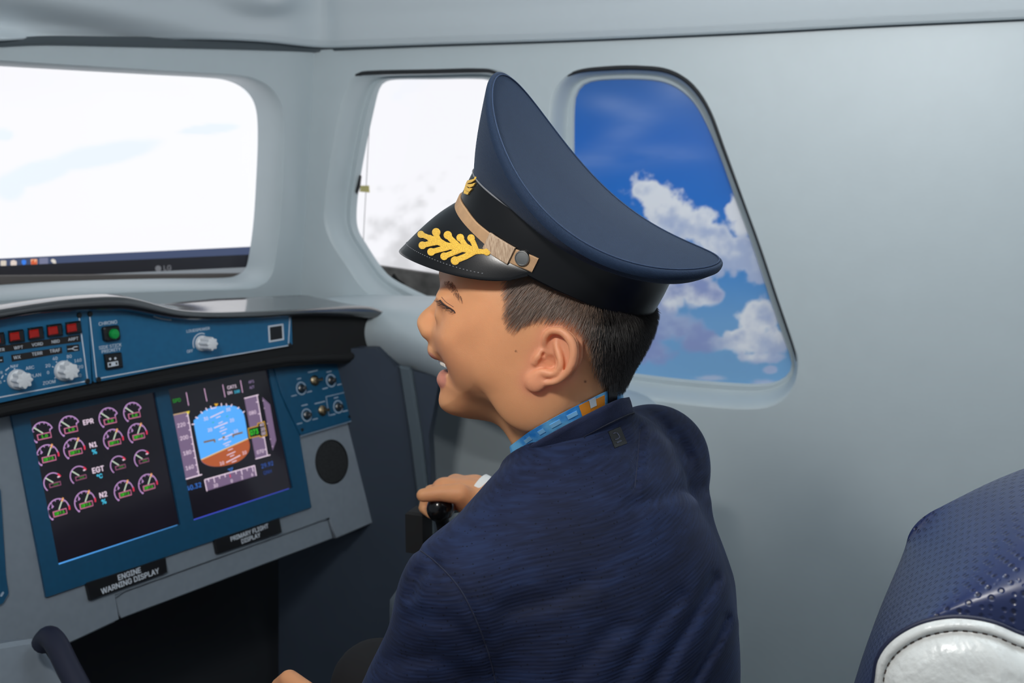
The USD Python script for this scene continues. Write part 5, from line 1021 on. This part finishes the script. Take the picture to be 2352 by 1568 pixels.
# embroidery, traced on the near side and mirrored to the far side
def zc(*p): return [(940 + x / 6.031, 380 + y / 6.031) for x, y in p]
leaf_parts = [[(920, 1190), (1080, 1200)], [(940, 1190), (900, 1090), (860, 1010)], [(900, 1180), (790, 1120), (745, 1060), (712, 1005)], [(860, 1175), (700, 1130), (610, 1050), (570, 1010), (540, 970)], [(720, 1150), (520, 1110), (420, 1050), (385, 990), (380, 930)], [(520, 1120), (380, 1060), (270, 1000), (170, 960)],
              [(430, 1060), (320, 1080), (190, 1110)], [(540, 1140), (420, 1170), (310, 1200)], [(720, 1170), (620, 1210), (490, 1260)], [(900, 1200), (790, 1260), (640, 1320)], [(940, 1190), (700, 1150), (520, 1110), (380, 1050), (290, 1010)]]
leaf_w = [50, 52, 54, 58, 58, 50, 54, 54, 54, 60, 44]
leaf = unary_union([unary_union([LineString(zc(*p_)).buffer(w_ * 0.70 / 6.031), Point(zc(p_[-1])[0]).buffer(w_ / 6.031)]) if k_ < 10 else LineString(zc(*p_)).buffer(w_ / 6.031) for k_, (p_, w_) in enumerate(zip(leaf_parts, leaf_w))])
def capmirror(m): v = np.array(m.vertices); d_ = (v - CAP.o) @ CAP.N; return tri(v - 2 * d_[:, None] * CAP.N, m.faces[:, ::-1])
lf_ = decal(visor_top, leaf, 0.0011, 1.6); cap.add('gold_leaf', lf_, m_gold, True, under=i_vis); cap.add('gold_leaf', capmirror(lf_), m_gold, True, under=i_vis)
wing = [[(770, 395), (820, 410), (840, 375), (790, 350)], [(778, 345), (840, 372), (872, 340), (885, 316), (830, 318), (800, 285)], [(800, 290), (850, 312), (900, 290), (928, 240), (880, 258), (820, 262)], [(812, 255), (870, 240), (925, 205), (945, 175), (925, 160), (905, 190), (850, 206), (815, 212)], [(764, 392), (784, 398), (822, 250), (818, 210), (795, 260), (772, 330)]]
for w_ in wing: wm = decal(band, Polygon(zc(*w_)), 0.0011, 1.5, lift=0.0002); cap.add('gold_wing_feather', wm, m_gold, True); cap.add('gold_wing_feather', capmirror(wm), m_gold, True)
# strap round the front of the band
def on_band(px, py):
    d = unit(ray(px, py)); o = EYE - CAP.o; ax = np.stack([CAP.U, CAP.V, -CAP.N]); d, o = ax @ d, ax @ o; e = np.array([1 / ca, 0, 1 / cb]); A_, B_, C_ = ((d * e) ** 2).sum(), 2 * (d * e * o * e).sum(), ((o * e) ** 2).sum() - 1
    D_ = max(B_ * B_ - 4 * A_ * C_, 0); t_ = (-B_ - math.sqrt(D_)) / (2 * A_); h_ = o + d * t_; return math.atan2(h_[2] / cb, h_[0] / ca), h_[1]
up_e = [on_band(*q_) for q_ in [(1078, 482), (1100, 510), (1140, 545), (1190, 570), (1232, 583)]]; lo_e = [on_band(*q_) for q_ in [(1060, 510), (1085, 545), (1130, 577), (1165, 603), (1216, 626)]]
cth = np.array([(a_[0] + b_[0]) / 2 for a_, b_ in zip(up_e, lo_e)]); chm = np.array([(a_[1] + b_[1]) / 2 for a_, b_ in zip(up_e, lo_e)]); cwd = np.array([abs(a_[1] - b_[1]) for a_, b_ in zip(up_e, lo_e)])
#print('strap', np.degrees(cth), chm, cwd)
def strap_piece(t0, t1, w_, th0, th1, k=60, drop=0.0):
    a_ = np.linspace(t0, t1, k); hm = np.interp(np.abs(a_), cth, chm); pr_ = []
    for dz, o_ in [(-w_ / 2, th0), (-w_ / 2, th1 - 0.0006), (-w_ / 2 + 0.0008, th1), (w_ / 2 - 0.0008, th1), (w_ / 2, th1 - 0.0006), (w_ / 2, th0)]:
        pr_.append(C3((ca + o_) * np.cos(a_), (cb + o_) * np.sin(a_), hm + dz))
    pr_.append(pr_[0]); m_ = loft(np.array(pr_)); e0 = np.array([r_[0] for r_ in pr_[:6]]); e1 = np.array([r_[-1] for r_ in pr_[:6]])
    caps_ = [tri(e_, [[0, 1, 2], [0, 2, 3], [0, 3, 4], [0, 4, 5]]) for e_ in (e0, e1)]; return cat([m_] + caps_)
sw_ = float(np.median(cwd)); tA, tB, tC = cth[2] * 0.98, (cth[2] + cth[3]) / 2 + 0.05, cth[-1] + 0.03
i_st = cap.add('strap', strap_piece(-tC, tC, sw_ * 0.92, 0.0012, 0.0030), m_tan, 30)
for s_ in (1, -1):
    cap.add('strap_keeper', strap_piece(s_ * (tA - 0.03), s_ * (tB + 0.06), sw_ * 1.10, 0.0026, 0.0048, 12), m_tan2, 30, under=i_st)
    bt = on_band(1203, 592); f_ = C3((ca + 0.0030) * math.cos(bt[0]), s_ * (cb + 0.0030) * math.sin(bt[0]), bt[1]); nn_ = unit(CAP.U * math.cos(bt[0]) / ca - CAP.N * s_ * math.sin(bt[0]) / cb)
    bf = Frame(f_, np.cross(CAP.V, nn_), CAP.V); bf.M[:3, 2] = nn_
    r_ = 0.0062; cap.add('strap_button', bf.put(lathe([(r_, -0.0006), (r_, 0.0008), (r_ * .94, 0.0014), (r_ * .86, 0.0015), (r_ * .80, 0.0011), (r_ * .4, 0.0013), (0.0001, 0.0013)], 36)), plain('pewter_button', lin(150, 150, 148), 0.42, metallic=1.0), 40, under=i_st)
cap.emit()
CAPM = [(top, (70, 90, 120)), (quarter, (50, 60, 90)), (band, (60, 60, 60)), (visor, (80, 80, 80))]
# ---------------------------------------------------------------- face details
headm = head
def surf(px_pts, mesh=head, lift=0.0003):
    p_, n__ = cast(mesh, px_pts); ok = ~np.isnan(p_[:, 0]); return p_[ok] + n__[ok] * lift, n__[ok]
m_hair = M('short_dark_hair', {'a': ('hair_info', {}), 'p': ('principled_bsdf', dict(base_color=lin(46, 36, 31), roughness=0.36, specular_ior_level=0.6))}, [])
lid = resample(catmull(np.array([(1011, 689), (1018, 697), (1027, 704), (1036, 709), (1043, 714), (1046, 719)], float), 6), 40)
lp, ln2 = surf(lid)
person.add('eyelid_line', tube(lp, np.interp(np.linspace(0, 1, len(lp)), [0, .5, 1], [0.0007, 0.0008, 0.0004]), 6), plain('dark_lash_line', lin(46, 30, 26), 0.6), True, under=i_body)
def strands(roots, dirs, lens, w0, w1, k=4, droop=None, wob=0.12):
    n0 = len(roots); t_ = np.linspace(0, 1, k); d_ = unit(dirs + rng.normal(0, wob, (n0, 3))); pts = roots[:, None] + d_[:, None] * (t_[None, :, None] * lens[:, None, None])
    if droop is not None: pts = pts + droop[:, None] * (t_ ** 2)[None, :, None] * lens[:, None, None]
    return pts, np.broadcast_to(np.linspace(w0, w1, k), (n0, k)).copy()
ii = rng.uniform(0, len(lp) - 1.001, 64); rt = np.array([lp[int(i)] for i in ii]); tl = unit(proj(rt)[:, :2] * 0 + [1, 0])
dl_ = unit(HEAD.U * 0.75 - HEAD.V * 0.55 - HEAD.N * 0.25)
person.add('eyelashes', None, m_hair, curves=strands(rt, np.tile(dl_, (len(rt), 1)), rng.uniform(0.004, 0.007, len(rt)), 0.00020, 0.00008, 4, np.tile(HEAD.V * 0.35, (len(rt), 1)), 0.2), under=i_body)
cr = resample(catmull(np.array([(1014, 682), (1024, 693), (1034, 700), (1042, 705)], float), 6), 24); cp_, _ = surf(cr, lift=-0.0002)
person.add('eyelid_crease', tube(cp_, 0.0004, 5), plain('crease_brown', lin(128, 84, 64), 0.6), True, under=i_body)
bp = Polygon([(1018, 646), (1036, 644), (1046, 655), (1052, 668), (1062, 684), (1066, 692), (1056, 686), (1044, 678), (1034, 668), (1026, 660)]); bx_, by_ = rng.uniform(1014, 1068, 1500), rng.uniform(640, 694, 1500); kp = shapely.contains_xy(bp, bx_, by_)
br, bn_ = surf(np.c_[bx_[kp], by_[kp]])
bdir = unit(-HEAD.U * 0.5 - HEAD.V * 0.6 + bn_ * 0.35)
person.add('eyebrow', None, plain('brown_brow_hair', lin(104, 70, 52), 0.5), curves=strands(br, bdir, rng.uniform(0.004, 0.007, len(br)), 0.00012, 0.00005, 4, -bn_ * 0.3, 0.12), under=i_body)
def HL(x, z, y): return HEAD.pt(x, z, -np.asarray(y, float))
an = np.linspace(-1.15, 1.15, 40)
def teeth_row(zc_, hh, x0, r0):
    rr_ = []
    for dz in np.linspace(-hh, hh, 5): rr_.append(HL(x0 + r0 * np.cos(an) - r0 - 0.0012 * (dz / hh) ** 2 + 0.0004 * np.cos(an * 17), np.full(40, zc_ + dz), r0 * np.sin(an)))
    return loft(np.array(rr_))
person.add('lower_teeth', teeth_row(lip_lo[1] + 0.0068, 0.0026, lip_lo[0] - 0.0085, 0.020), plain('tooth_enamel', lin(232, 224, 214), 0.25), True, under=i_body)
person.add('upper_teeth', teeth_row(lip_up[1] - 0.0055, 0.0028, lip_up[0] - 0.0100, 0.020), plain('tooth_enamel_upper', lin(232, 224, 214), 0.25), True, under=i_body)

# ---------------------------------------------------------------- hair: short strands on the scalp, sparse at the sides, thick at the back
hmask = pw > 0.02; fw_ = np.zeros(len(head.vertices)); fw_[:] = pw
tris = head.faces; tw = fw_[tris].mean(1); ar_ = head.area_faces
capz = CAP.loc(head.triangles_center)[:, 1]
back = smooth((pq[:, 0] - 1300) / 160)[tris].mean(1)
keep_ = (tw > 0.03) & (capz < 0.004); prob = ar_ * keep_ * np.clip(tw * 1.2, 0, 1) ** 1.3 * (0.55 + 0.8 * back); prob = prob / prob.sum()
nh = 30000; pick = rng.choice(len(tris), nh, p=prob); r1, r2 = np.sqrt(rng.random(nh)), rng.random(nh); vv = head.vertices[tris[pick]]
roots = vv[:, 0] * (1 - r1)[:, None] + vv[:, 1] * (r1 * (1 - r2))[:, None] + vv[:, 2] * (r1 * r2)[:, None]
nrm = head.face_normals[pick]; bw = back[pick]; tw_ = tw[pick]
flow = -HEAD.V * 1.0 + HEAD.U * (0.42 * (1 - bw))[:, None] - HEAD.U * (0.15 * bw)[:, None]
tang = unit(flow - (flow * nrm).sum(1)[:, None] * nrm)
dirs = tang * (1 - 0.35 * bw)[:, None] + nrm * (0.40 + 0.95 * bw + rng.normal(0, 0.10, nh))[:, None]
lens = (0.0062 + 0.0024 * (1 - bw) + 0.001 * bw) * np.clip(0.25 + 1.1 * tw_, 0, 1) * rng.uniform(0.7, 1.2, nh)
droop = tang * (0.45 - 0.1 * bw)[:, None] - nrm * (0.16 * (1 - bw))[:, None]
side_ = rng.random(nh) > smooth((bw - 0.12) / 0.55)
for sel, mt, nm, lb in [(side_, M('cropped_side_hair', {'p': ('principled_bsdf', dict(base_color=lin(120, 101, 88), roughness=0.32, specular_ior_level=0.7))}), 'side_hair', 'closely cropped brown side hair'), (~side_, M('dark_back_hair', {'p': ('principled_bsdf', dict(base_color=lin(34, 30, 29), roughness=0.33, specular_ior_level=0.55))}), 'back_hair', 'thick black hair at the back of the head')]:  # side hair base colour lightened to carry the flash sheen
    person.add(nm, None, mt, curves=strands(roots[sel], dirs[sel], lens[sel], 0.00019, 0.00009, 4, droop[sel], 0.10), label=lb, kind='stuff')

# ---------------------------------------------------------------- shirt details
m_rib = plain('navy_rib', lin(28, 37, 68), 0.85, grain=0.3, scale=900, vary=0.15)
def around(rad, drop, k=140, off=None):
    """A loop round the neck, drop below the collar plane: rad from the neck's axis and at least off outside the skin"""
    a_ = np.linspace(0, 2 * np.pi, k, endpoint=False); e1 = unit(LAT - cn * (LAT @ cn)); e2 = np.cross(cn, e1); ax = unit(NECK_B - NECK_A)
    d_ = np.cos(a_)[:, None] * e1 + np.sin(a_)[:, None] * e2; o_ = NC - cn * drop; lo_, hi_ = np.zeros(k), np.full(k, 0.12)
    for _ in range(24):
        md = (lo_ + hi_) / 2; p_ = o_ + d_ * md[:, None]; v_ = p_ - NECK_A; rr_ = np.linalg.norm(v_ - (v_ @ ax)[:, None] * ax, axis=1); inside = rr_ < rad
        if off is not None: inside |= head_sdf(p_) < off
        lo_, hi_ = np.where(inside, md, lo_), np.where(inside, hi_, md)
    r_ = lo_.copy()
    if off is not None:
        for _ in range(3): r_ = np.maximum(r_, (np.roll(r_, 1) + r_ + np.roll(r_, -1)) / 3)
    return o_ + d_ * r_[:, None]
prof_c = [(0.0530, 0.004), (0.0535, -0.0006), (0.0560, -0.0016), (0.0592, -0.0008), (0.0600, 0.003), (0.0606, 0.008), (0.0606, 0.012), (0.0580, 0.0150)]
collar = loft(np.array([around(r_, d_, off=0.0045 + (r_ - 0.0530) * 0.5) for r_, d_ in prof_c]), True)
if collar.face_normals[np.argmax(collar.triangles_center @ -TF)] @ -TF < 0: collar.invert()
person.add('collar', collar, m_rib, True, under=i_shirt)
person.add('collar_seam', tube(around(0.0609, 0.0128), 0.0007, 6, True), plain('navy_collar_seam', lin(15, 20, 38), 0.85), True, under=i_shirt)
sp_, sn_ = cast(shirt, resample(catmull(np.array(seam, float), 6), 90)); ok = ~np.isnan(sp_[:, 0])
person.add('sleeve_seam', tube(sp_[ok] - sn_[ok] * 0.0002, 0.0007, 6), plain('navy_seam', lin(20, 27, 50), 0.85), True, under=i_shirt)
sx, sy = np.array([(1400, 1000), (1470, 985), (1462, 1060), (1456, 1122)], float).T
sp_, sn_ = cast(shirt, resample(np.array([(1470, 985), (1466, 1040), (1458, 1122)], float), 50)); ok = ~np.isnan(sp_[:, 0])
person.add('back_seam', tube(sp_[ok] - sn_[ok] * 0.0003, 0.0006, 6), plain('navy_seam_b', lin(20, 27, 50), 0.85), True, under=i_shirt)
def zt(*p): return [(1380 + x / 15.68, 960 + y / 15.68) for x, y in p]
pt_ = decal(shirt, Polygon(zt((255, 480), (690, 300), (950, 910), (490, 1085))), 0.0007, 1.8)
ip = person.add('logo_patch', pt_, plain('black_patch', lin(22, 25, 27), 0.6), True, under=None, label='small black rectangular patch below the collar')
mk = unary_union([LineString(zt((445, 545), (520, 520))).buffer(1.3), LineString(zt((570, 530), (630, 600), (670, 690), (600, 745), (525, 768))).buffer(1.4), LineString(zt((590, 875), (715, 815))).buffer(2.0)])
person.add('emblem', decal(pt_, mk, 0.0003, 1.0, lift=0.0002), plain('grey_emblem', lin(58, 62, 78), 0.5), True, under=ip)
# trousers: lap and thighs below the frame
def legs_sdf(p):
    d = ellip(p, hips - Z * 0.02, (0.125, 0.10, 0.10), TR)
    for k_, s_ in ((knl, -1), (knr, 1)): d = smin(d, chain(p, [hips + LAT * 0.06 * s_, k_, k_ - Z * 0.36 + LEG * 0.03], [0.072, 0.052, 0.04]), 0.05)
    return d
lg_pts = np.array([hips, knl, knr, knl - Z * 0.4, knr - Z * 0.4, hips - TF * 0.1])
person.add('trousers', surface_net(legs_sdf, lg_pts.min(0) - 0.14, lg_pts.max(0) + 0.14, 0.008), plain('dark_trousers', lin(13, 14, 18), 0.85), True)

# ---------------------------------------------------------------- lanyard round the neck
lanyard = Thing('lanyard', 'sky blue printed lanyard with a black clip lying inside the shirt collar', 'lanyard')
w_top, w_bot = -0.0115, 0.011
lt, lb_ = around(0.0500, w_top, off=0.0012), around(0.0515, w_bot, off=0.0016)
ang_ = np.linspace(0, 2 * np.pi, len(lt), endpoint=False)
lt_px, lb_px = proj(lt), proj(lb_)
def ribbon(u0, u1, v0, v1, off, k=None):
    """strip of the lanyard between the loop positions u0..u1 (share of the loop) and heights v0..v1 (0 lower edge, 1 upper edge)"""
    k = k or max(3, int(abs(u1 - u0) * 160)); u_ = np.linspace(u0, u1, k) * len(lt); i0 = np.floor(u_).astype(int); f_ = (u_ - i0)[:, None]; i0 = i0 % len(lt); i1 = (i0 + 1) % len(lt)
    T_, B_ = lt[i0] * (1 - f_) + lt[i1] * f_, lb_[i0] * (1 - f_) + lb_[i1] * f_; ax_ = unit(NECK_B - NECK_A); mid = (T_ + B_) / 2; rad = unit((mid - NECK_A) - ((mid - NECK_A) @ ax_)[:, None] * ax_)
    lo__, hi__ = B_ + (T_ - B_) * v0, B_ + (T_ - B_) * v1; r_ = [lo__ + rad * (off - 0.0008), lo__ + rad * off, hi__ + rad * off, hi__ + rad * (off - 0.0008)]; m_ = loft(np.array(r_ + [r_[0]]))
    return m_
m_lan = M('lanyard_print', {'g': ('geometry', {}), 'n': ('noise_texture', dict(scale=60.0, detail=3.0)), 'r': ('rgb_ramp', {'ramp': [(0.35, lin(40, 132, 214)), (0.65, lin(112, 190, 240))]}), 'p': ('principled_bsdf', dict(roughness=0.45))}, [('g.position', 'n.vector'), ('n.fac', 'r.fac'), ('r.color', 'p.base_color')])
rb = lanyard.add('ribbon', ribbon(0, 1, 0, 1, 0.0012, 200), m_lan, 30)
def u_at(px, v=0.7):                                          # loop position whose point shows nearest to this column, on the near side
    q_ = proj(lb_ + (lt - lb_) * v); c_ = np.abs(q_[:, 0] - px) + (q_[:, 2] > np.median(q_[:, 2])) * 1e4; return int(np.argmin(c_)) / len(lt)
m_lw, m_ll, m_or, m_og = plain('lanyard_white', lin(232, 240, 248), 0.5), plain('lanyard_pale_blue', lin(134, 196, 240), 0.5), plain('lanyard_orange', lin(226, 140, 40), 0.5), plain('lanyard_grey', lin(196, 204, 210), 0.5)
def lpatch(name, x0, x1, v0, v1, mat, off=0.0016): lanyard.add(name, ribbon(u_at(x0), u_at(x1), v0, v1, off, 6), mat, 30, under=rb)
for x0, x1 in [(1212, 1227), (1242, 1258), (1272, 1290), (1305, 1324)]: lpatch('pale_dash', x0, x1, 0.72, 0.86, m_ll)
lpatch('pale_dash', 1308, 1329, 0.48, 0.58, m_lw)
lpatch('orange_shape', 1333, 1352, 0.50, 0.98, m_or); lpatch('orange_shape', 1358, 1386, 0.46, 0.92, m_or, 0.0017); lpatch('white_shape', 1337, 1354, 0.36, 0.52, m_lw, 0.00165); lpatch('grey_shape', 1353, 1366, 0.72, 0.99, m_og, 0.0020)
# white lettering printed along the ribbon, upside down to the reader, most of it hidden by the collar
def on_rib(x, y, w_=0.0019):                                  # x along the loop in metres from u0, y across the ribbon
    pass
txt_m = meshkit.text_mesh('IQIDEAHID', 0.0098, 0.0003, True); tv_ = np.array(txt_m.vertices); L_ = tv_[:, 0].max()
loop_len = np.linalg.norm(np.diff(np.vstack([lt, lt[:1]]), axis=0), axis=1).sum(); ua, ub = u_at(1196), u_at(1320)
sgn_ = np.sign(ub - ua) if abs(ub - ua) < 0.5 else -np.sign(ub - ua); span = abs(ub - ua) if abs(ub - ua) < 0.5 else 1 - abs(ub - ua)
u_ = ua + sgn_ * (1 - tv_[:, 0] / L_) * span; v_ = 0.40 - (tv_[:, 1]) / 0.0098 * 0.0 ; vv_ = 0.50 - tv_[:, 1] / 0.0098 * 0.34
uu = (u_ % 1) * len(lt); i0 = np.floor(uu).astype(int) % len(lt); i1 = (i0 + 1) % len(lt); f_ = (uu - np.floor(uu))[:, None]
T_, B_ = lt[i0] * (1 - f_) + lt[i1] * f_, lb_[i0] * (1 - f_) + lb_[i1] * f_; ax_ = unit(NECK_B - NECK_A); pm = B_ + (T_ - B_) * vv_[:, None]; rad_ = unit((pm - NECK_A) - ((pm - NECK_A) @ ax_)[:, None] * ax_)
lanyard.add('lettering', tri(pm + rad_ * (0.0014 + tv_[:, 2:3]), txt_m.faces), m_lw, False, under=rb)
lanyard.add('clip', ribbon(u_at(1391), u_at(1412), -0.1, 1.16, 0.0032, 8), m_black, 30)
lanyard.emit()

# ---------------------------------------------------------------- wristband
wb_c = WRR - unit(ELR - WRR) * 0.010; wb_a = unit(ELR - WRR); e1 = unit(np.cross(wb_a, Z)); e2 = np.cross(wb_a, e1); aa = np.linspace(0, 2 * np.pi, 48, endpoint=False)
wring = lambda off, r_: wb_c + wb_a * off + e1 * (r_ * np.cos(aa))[:, None] + e2 * (r_ * np.sin(aa))[:, None]
wbt = Thing('wristband', 'white and red paper wristband on the hand that holds the stick', 'wristband')
wbt.add('white_band', loft(np.array([wring(-0.010, 0.0236), wring(-0.010, 0.0246), wring(0.010, 0.0250), wring(0.010, 0.0236), wring(-0.010, 0.0236)]), True), plain('white_paper', lin(226, 226, 224), 0.6), 30)
wbt.add('red_band', loft(np.array([wring(0.010, 0.0238), wring(0.010, 0.0252), wring(0.018, 0.0258), wring(0.018, 0.0240), wring(0.010, 0.0238)]), True), plain('red_paper', lin(190, 26, 30), 0.6), 30)
tov = unit(EYE - wb_c); tov = unit(tov - (tov @ wb_a) * wb_a); wf = Frame(wb_c + tov * 0.0247 - wb_a * 0.002, wb_a, np.cross(tov, wb_a))
wbt.add('grey_mark', wf.put(lathe([(0.0034, -0.0006), (0.0034, 0.0006), (0.0001, 0.0008)], 16)), plain('grey_ink', lin(120, 122, 124), 0.6), 30)
wbt.emit()

# ---------------------------------------------------------------- control stick on the side console
stk = Thing('control_stick', 'black control stick with a chrome collar under the hand', 'control stick')
top_c = P(1008, 1164, 1.215); base_c = np.array([top_c[0] + 0.012, top_c[1] + 0.035, CON.o[2]]); ax_ = unit(top_c - base_c); sfr = Frame(base_c, unit(np.cross(ax_, [0, 1, 0])), np.cross(ax_, unit(np.cross(ax_, [0, 1, 0])))); sfr.M[:3, 2] = ax_; hgt_s = np.linalg.norm(top_c - base_c)
stk.add('boot', sfr.put(lathe([(0.040, 0.0), (0.038, 0.006), (0.032, 0.010), (0.034, 0.016), (0.026, 0.021), (0.027, 0.027), (0.018, 0.033), (0.0001, 0.034)], 32)), m_matte, 40)
stk.add('shaft', tube(np.array([base_c + ax_ * 0.02, top_c - ax_ * 0.006]), 0.0085, 16), m_black, 40)
gp_ = top_c
kn = trimesh.creation.icosphere(3, 1.0); kn = tri(kn.vertices * [0.0150, 0.0145, 0.0165] + top_c - Z * 0.002, kn.faces)
stk.add('grip', kn, plain('glossy_black_grip', lin(14, 14, 16), 0.18), True)
cdir = unit(P(1040, 1158, 1.25) - top_c); e1 = unit(np.cross(cdir, Z)); e2 = np.cross(cdir, e1)
cr_ = lambda d_, r_: top_c + cdir * d_ + e1 * (r_ * np.cos(aa))[:, None] + e2 * (r_ * np.sin(aa))[:, None]
stk.add('collar_ring', loft(np.array([cr_(0.006, 0.0150), cr_(0.007, 0.0168), cr_(0.011, 0.0168), cr_(0.013, 0.0150), cr_(0.006, 0.0150)]), True), m_chrome, 30)
stk.add('handle', tube(np.array([top_c + cdir * 0.012, top_c + cdir * 0.055, top_c + cdir * 0.085 - Z * 0.004]), [0.0105, 0.0115, 0.0100], 18), m_black, 40)
stk.emit()
bx_c = P(962, 1190, 1.285); CT = Frame([bx_c[0], bx_c[1], CON.o[2]], CON.U, -CON.N)
single('switch_block', bevel_plate(np.array([(-0.012, -0.015), (0.012, -0.015), (0.012, 0.015), (-0.012, 0.015)]), 0.0, bx_c[2] - CON.o[2] + 0.012, 0.003, CT), m_matte, 'small black switch block on the side console in front of the stick', 'switch block')  # stands for the dark part of the stick base

# ---------------------------------------------------------------- the pilot's seat: back and headrest at the right, cushion below
SF = Frame(P(2150, 1500, 0.60), [0.90, -0.43, 0], Z)           # side plane of the seat back
out_px = [(1800, 2300), (1880, 1900), (1925, 1700), (1962, 1568), (1998, 1445), (2040, 1352), (2100, 1272), (2180, 1192), (2262, 1120), (2352, 1060), (2460, 1015), (2600, 1000), (2760, 1040), (2860, 1150), (2900, 1350), (2920, 1700), (2940, 2300)]
in_px = [(1880, 2260), (1935, 1900), (1975, 1700), (2005, 1575), (2016, 1512), (2050, 1466), (2110, 1431), (2180, 1416), (2240, 1419), (2292, 1431), (2352, 1456), (2440, 1475), (2560, 1480), (2680, 1500), (2740, 1580), (2790, 1760), (2820, 2260)]
so_, si_ = resample(catmull(SF.uv(np.array(out_px, float), w=-0.20), 8), 160), resample(catmull(SF.uv(np.array(in_px, float)), 8), 160)
seat = Thing('leather_seat', 'navy perforated leather pilot seat with a white stitched side panel, close at the lower right', 'seat')
m_navy = M('perforated_navy_leather', {'g': ('geometry', {}), 'v': ('voronoi_texture', dict(scale=190.0, randomness=0.12)), 'r': ('rgb_ramp', {'ramp': [(0.22, (0, 0, 0)), (0.42, (1, 1, 1))]}), 'b': ('bump', dict(strength=0.55, distance=0.0012)), 'c': ('rgb_ramp', {'ramp': [(0.18, lin(16, 21, 46)), (0.34, lin(32, 43, 82))]}), 'p': ('principled_bsdf', dict(roughness=0.34, specular_ior_level=0.55))},
    [('g.position', 'v.vector'), ('v.distance', 'r.fac'), ('r.color', 'b.height'), ('b.normal', 'p.normal'), ('v.distance', 'c.fac'), ('c.color', 'p.base_color')])
m_wleather = M('white_creased_leather', {'g': ('geometry', {}), 'n': ('noise_texture', dict(scale=15.0, detail=4.0, roughness=0.5, distortion=1.2)), 'n2': ('noise_texture', dict(scale=260.0, detail=3.0)), 'mx': ('mix_float', dict(fac=0.06)), 'b': ('bump', dict(strength=0.7, distance=0.010)), 'p': ('principled_bsdf', dict(base_color=lin(202, 204, 202), roughness=0.30, specular_ior_level=0.5))},
    [('g.position', 'n.vector'), ('g.position', 'n2.vector'), ('n.fac', 'mx.a'), ('n2.fac', 'mx.b'), ('mx.result', 'b.height'), ('b.normal', 'p.normal')])
W2 = 0.12
rows = [SF.pt(si_ + (so_ - si_) * math.sin(a) ** 0.75, w=-W2 * (1 - math.cos(a))) for a in np.linspace(0, math.pi, 40)]
seat.add('navy_cover', loft(np.array(rows)), m_navy, True)
pil = []
ctr = si_.mean(0)
for s_, w_ in [(1.0, 0.0), (0.985, 0.004), (0.96, 0.0065), (0.935, 0.0045), (0.925, 0.003), (0.915, 0.0045), (0.88, 0.010), (0.8, 0.016), (0.6, 0.020), (0.3, 0.022), (0.01, 0.022)]: pil.append(SF.pt(ctr + (si_ - ctr) * s_, w=w_))
for sd, nm in ((1, 'white_side_panel'), (-1, 'white_side_panel')):
    rws = np.array(pil) if sd == 1 else np.array([2 * (SF.o - SF.N * W2) * 0 + p_ - 2 * (((p_ - (SF.o - SF.N * W2)) @ SF.N)[:, None]) * SF.N for p_ in pil])
    ipn = seat.add(nm, loft(rws, flip=sd == 1), m_wleather, True)
    if sd == 1:
        sl_ = resample(SF.pt(ctr + (si_ - ctr) * 0.925, w=0.0034), 420); seat.add('seam_stitching', cat([tube(sl_[i:i + 3], 0.00075, 6) for i in range(0, 416, 4)]), plain('brown_thread', lin(70, 58, 52), 0.7), False, under=ipn, kind='stuff')
        seat.add('piping', tube(SF.pt(si_, w=0.0002), 0.0016, 8), plain('navy_piping', lin(26, 32, 58), 0.5), True)
cu2 = Frame(np.array([hips[0], hips[1], hips[2] - 0.135]) + LEG * 0.10 - LAT * 0.02, np.cross(LEG, Z), LEG)
seat.add('cushion', bevel_plate(rounded([(-0.20, -0.24), (0.20, -0.24), (0.20, 0.24), (-0.20, 0.24)], 0.06), -0.10, 0.0, 0.02, cu2), m_navy, 40)
seat.add('pedestal', ext(rounded([(-0.15, -0.2), (0.15, -0.2), (0.15, 0.2), (-0.15, 0.2)], 0.03), -(cu2.o[2] - 0.002), -0.10, cu2), m_matte, 30)
seat.emit()
person.emit()
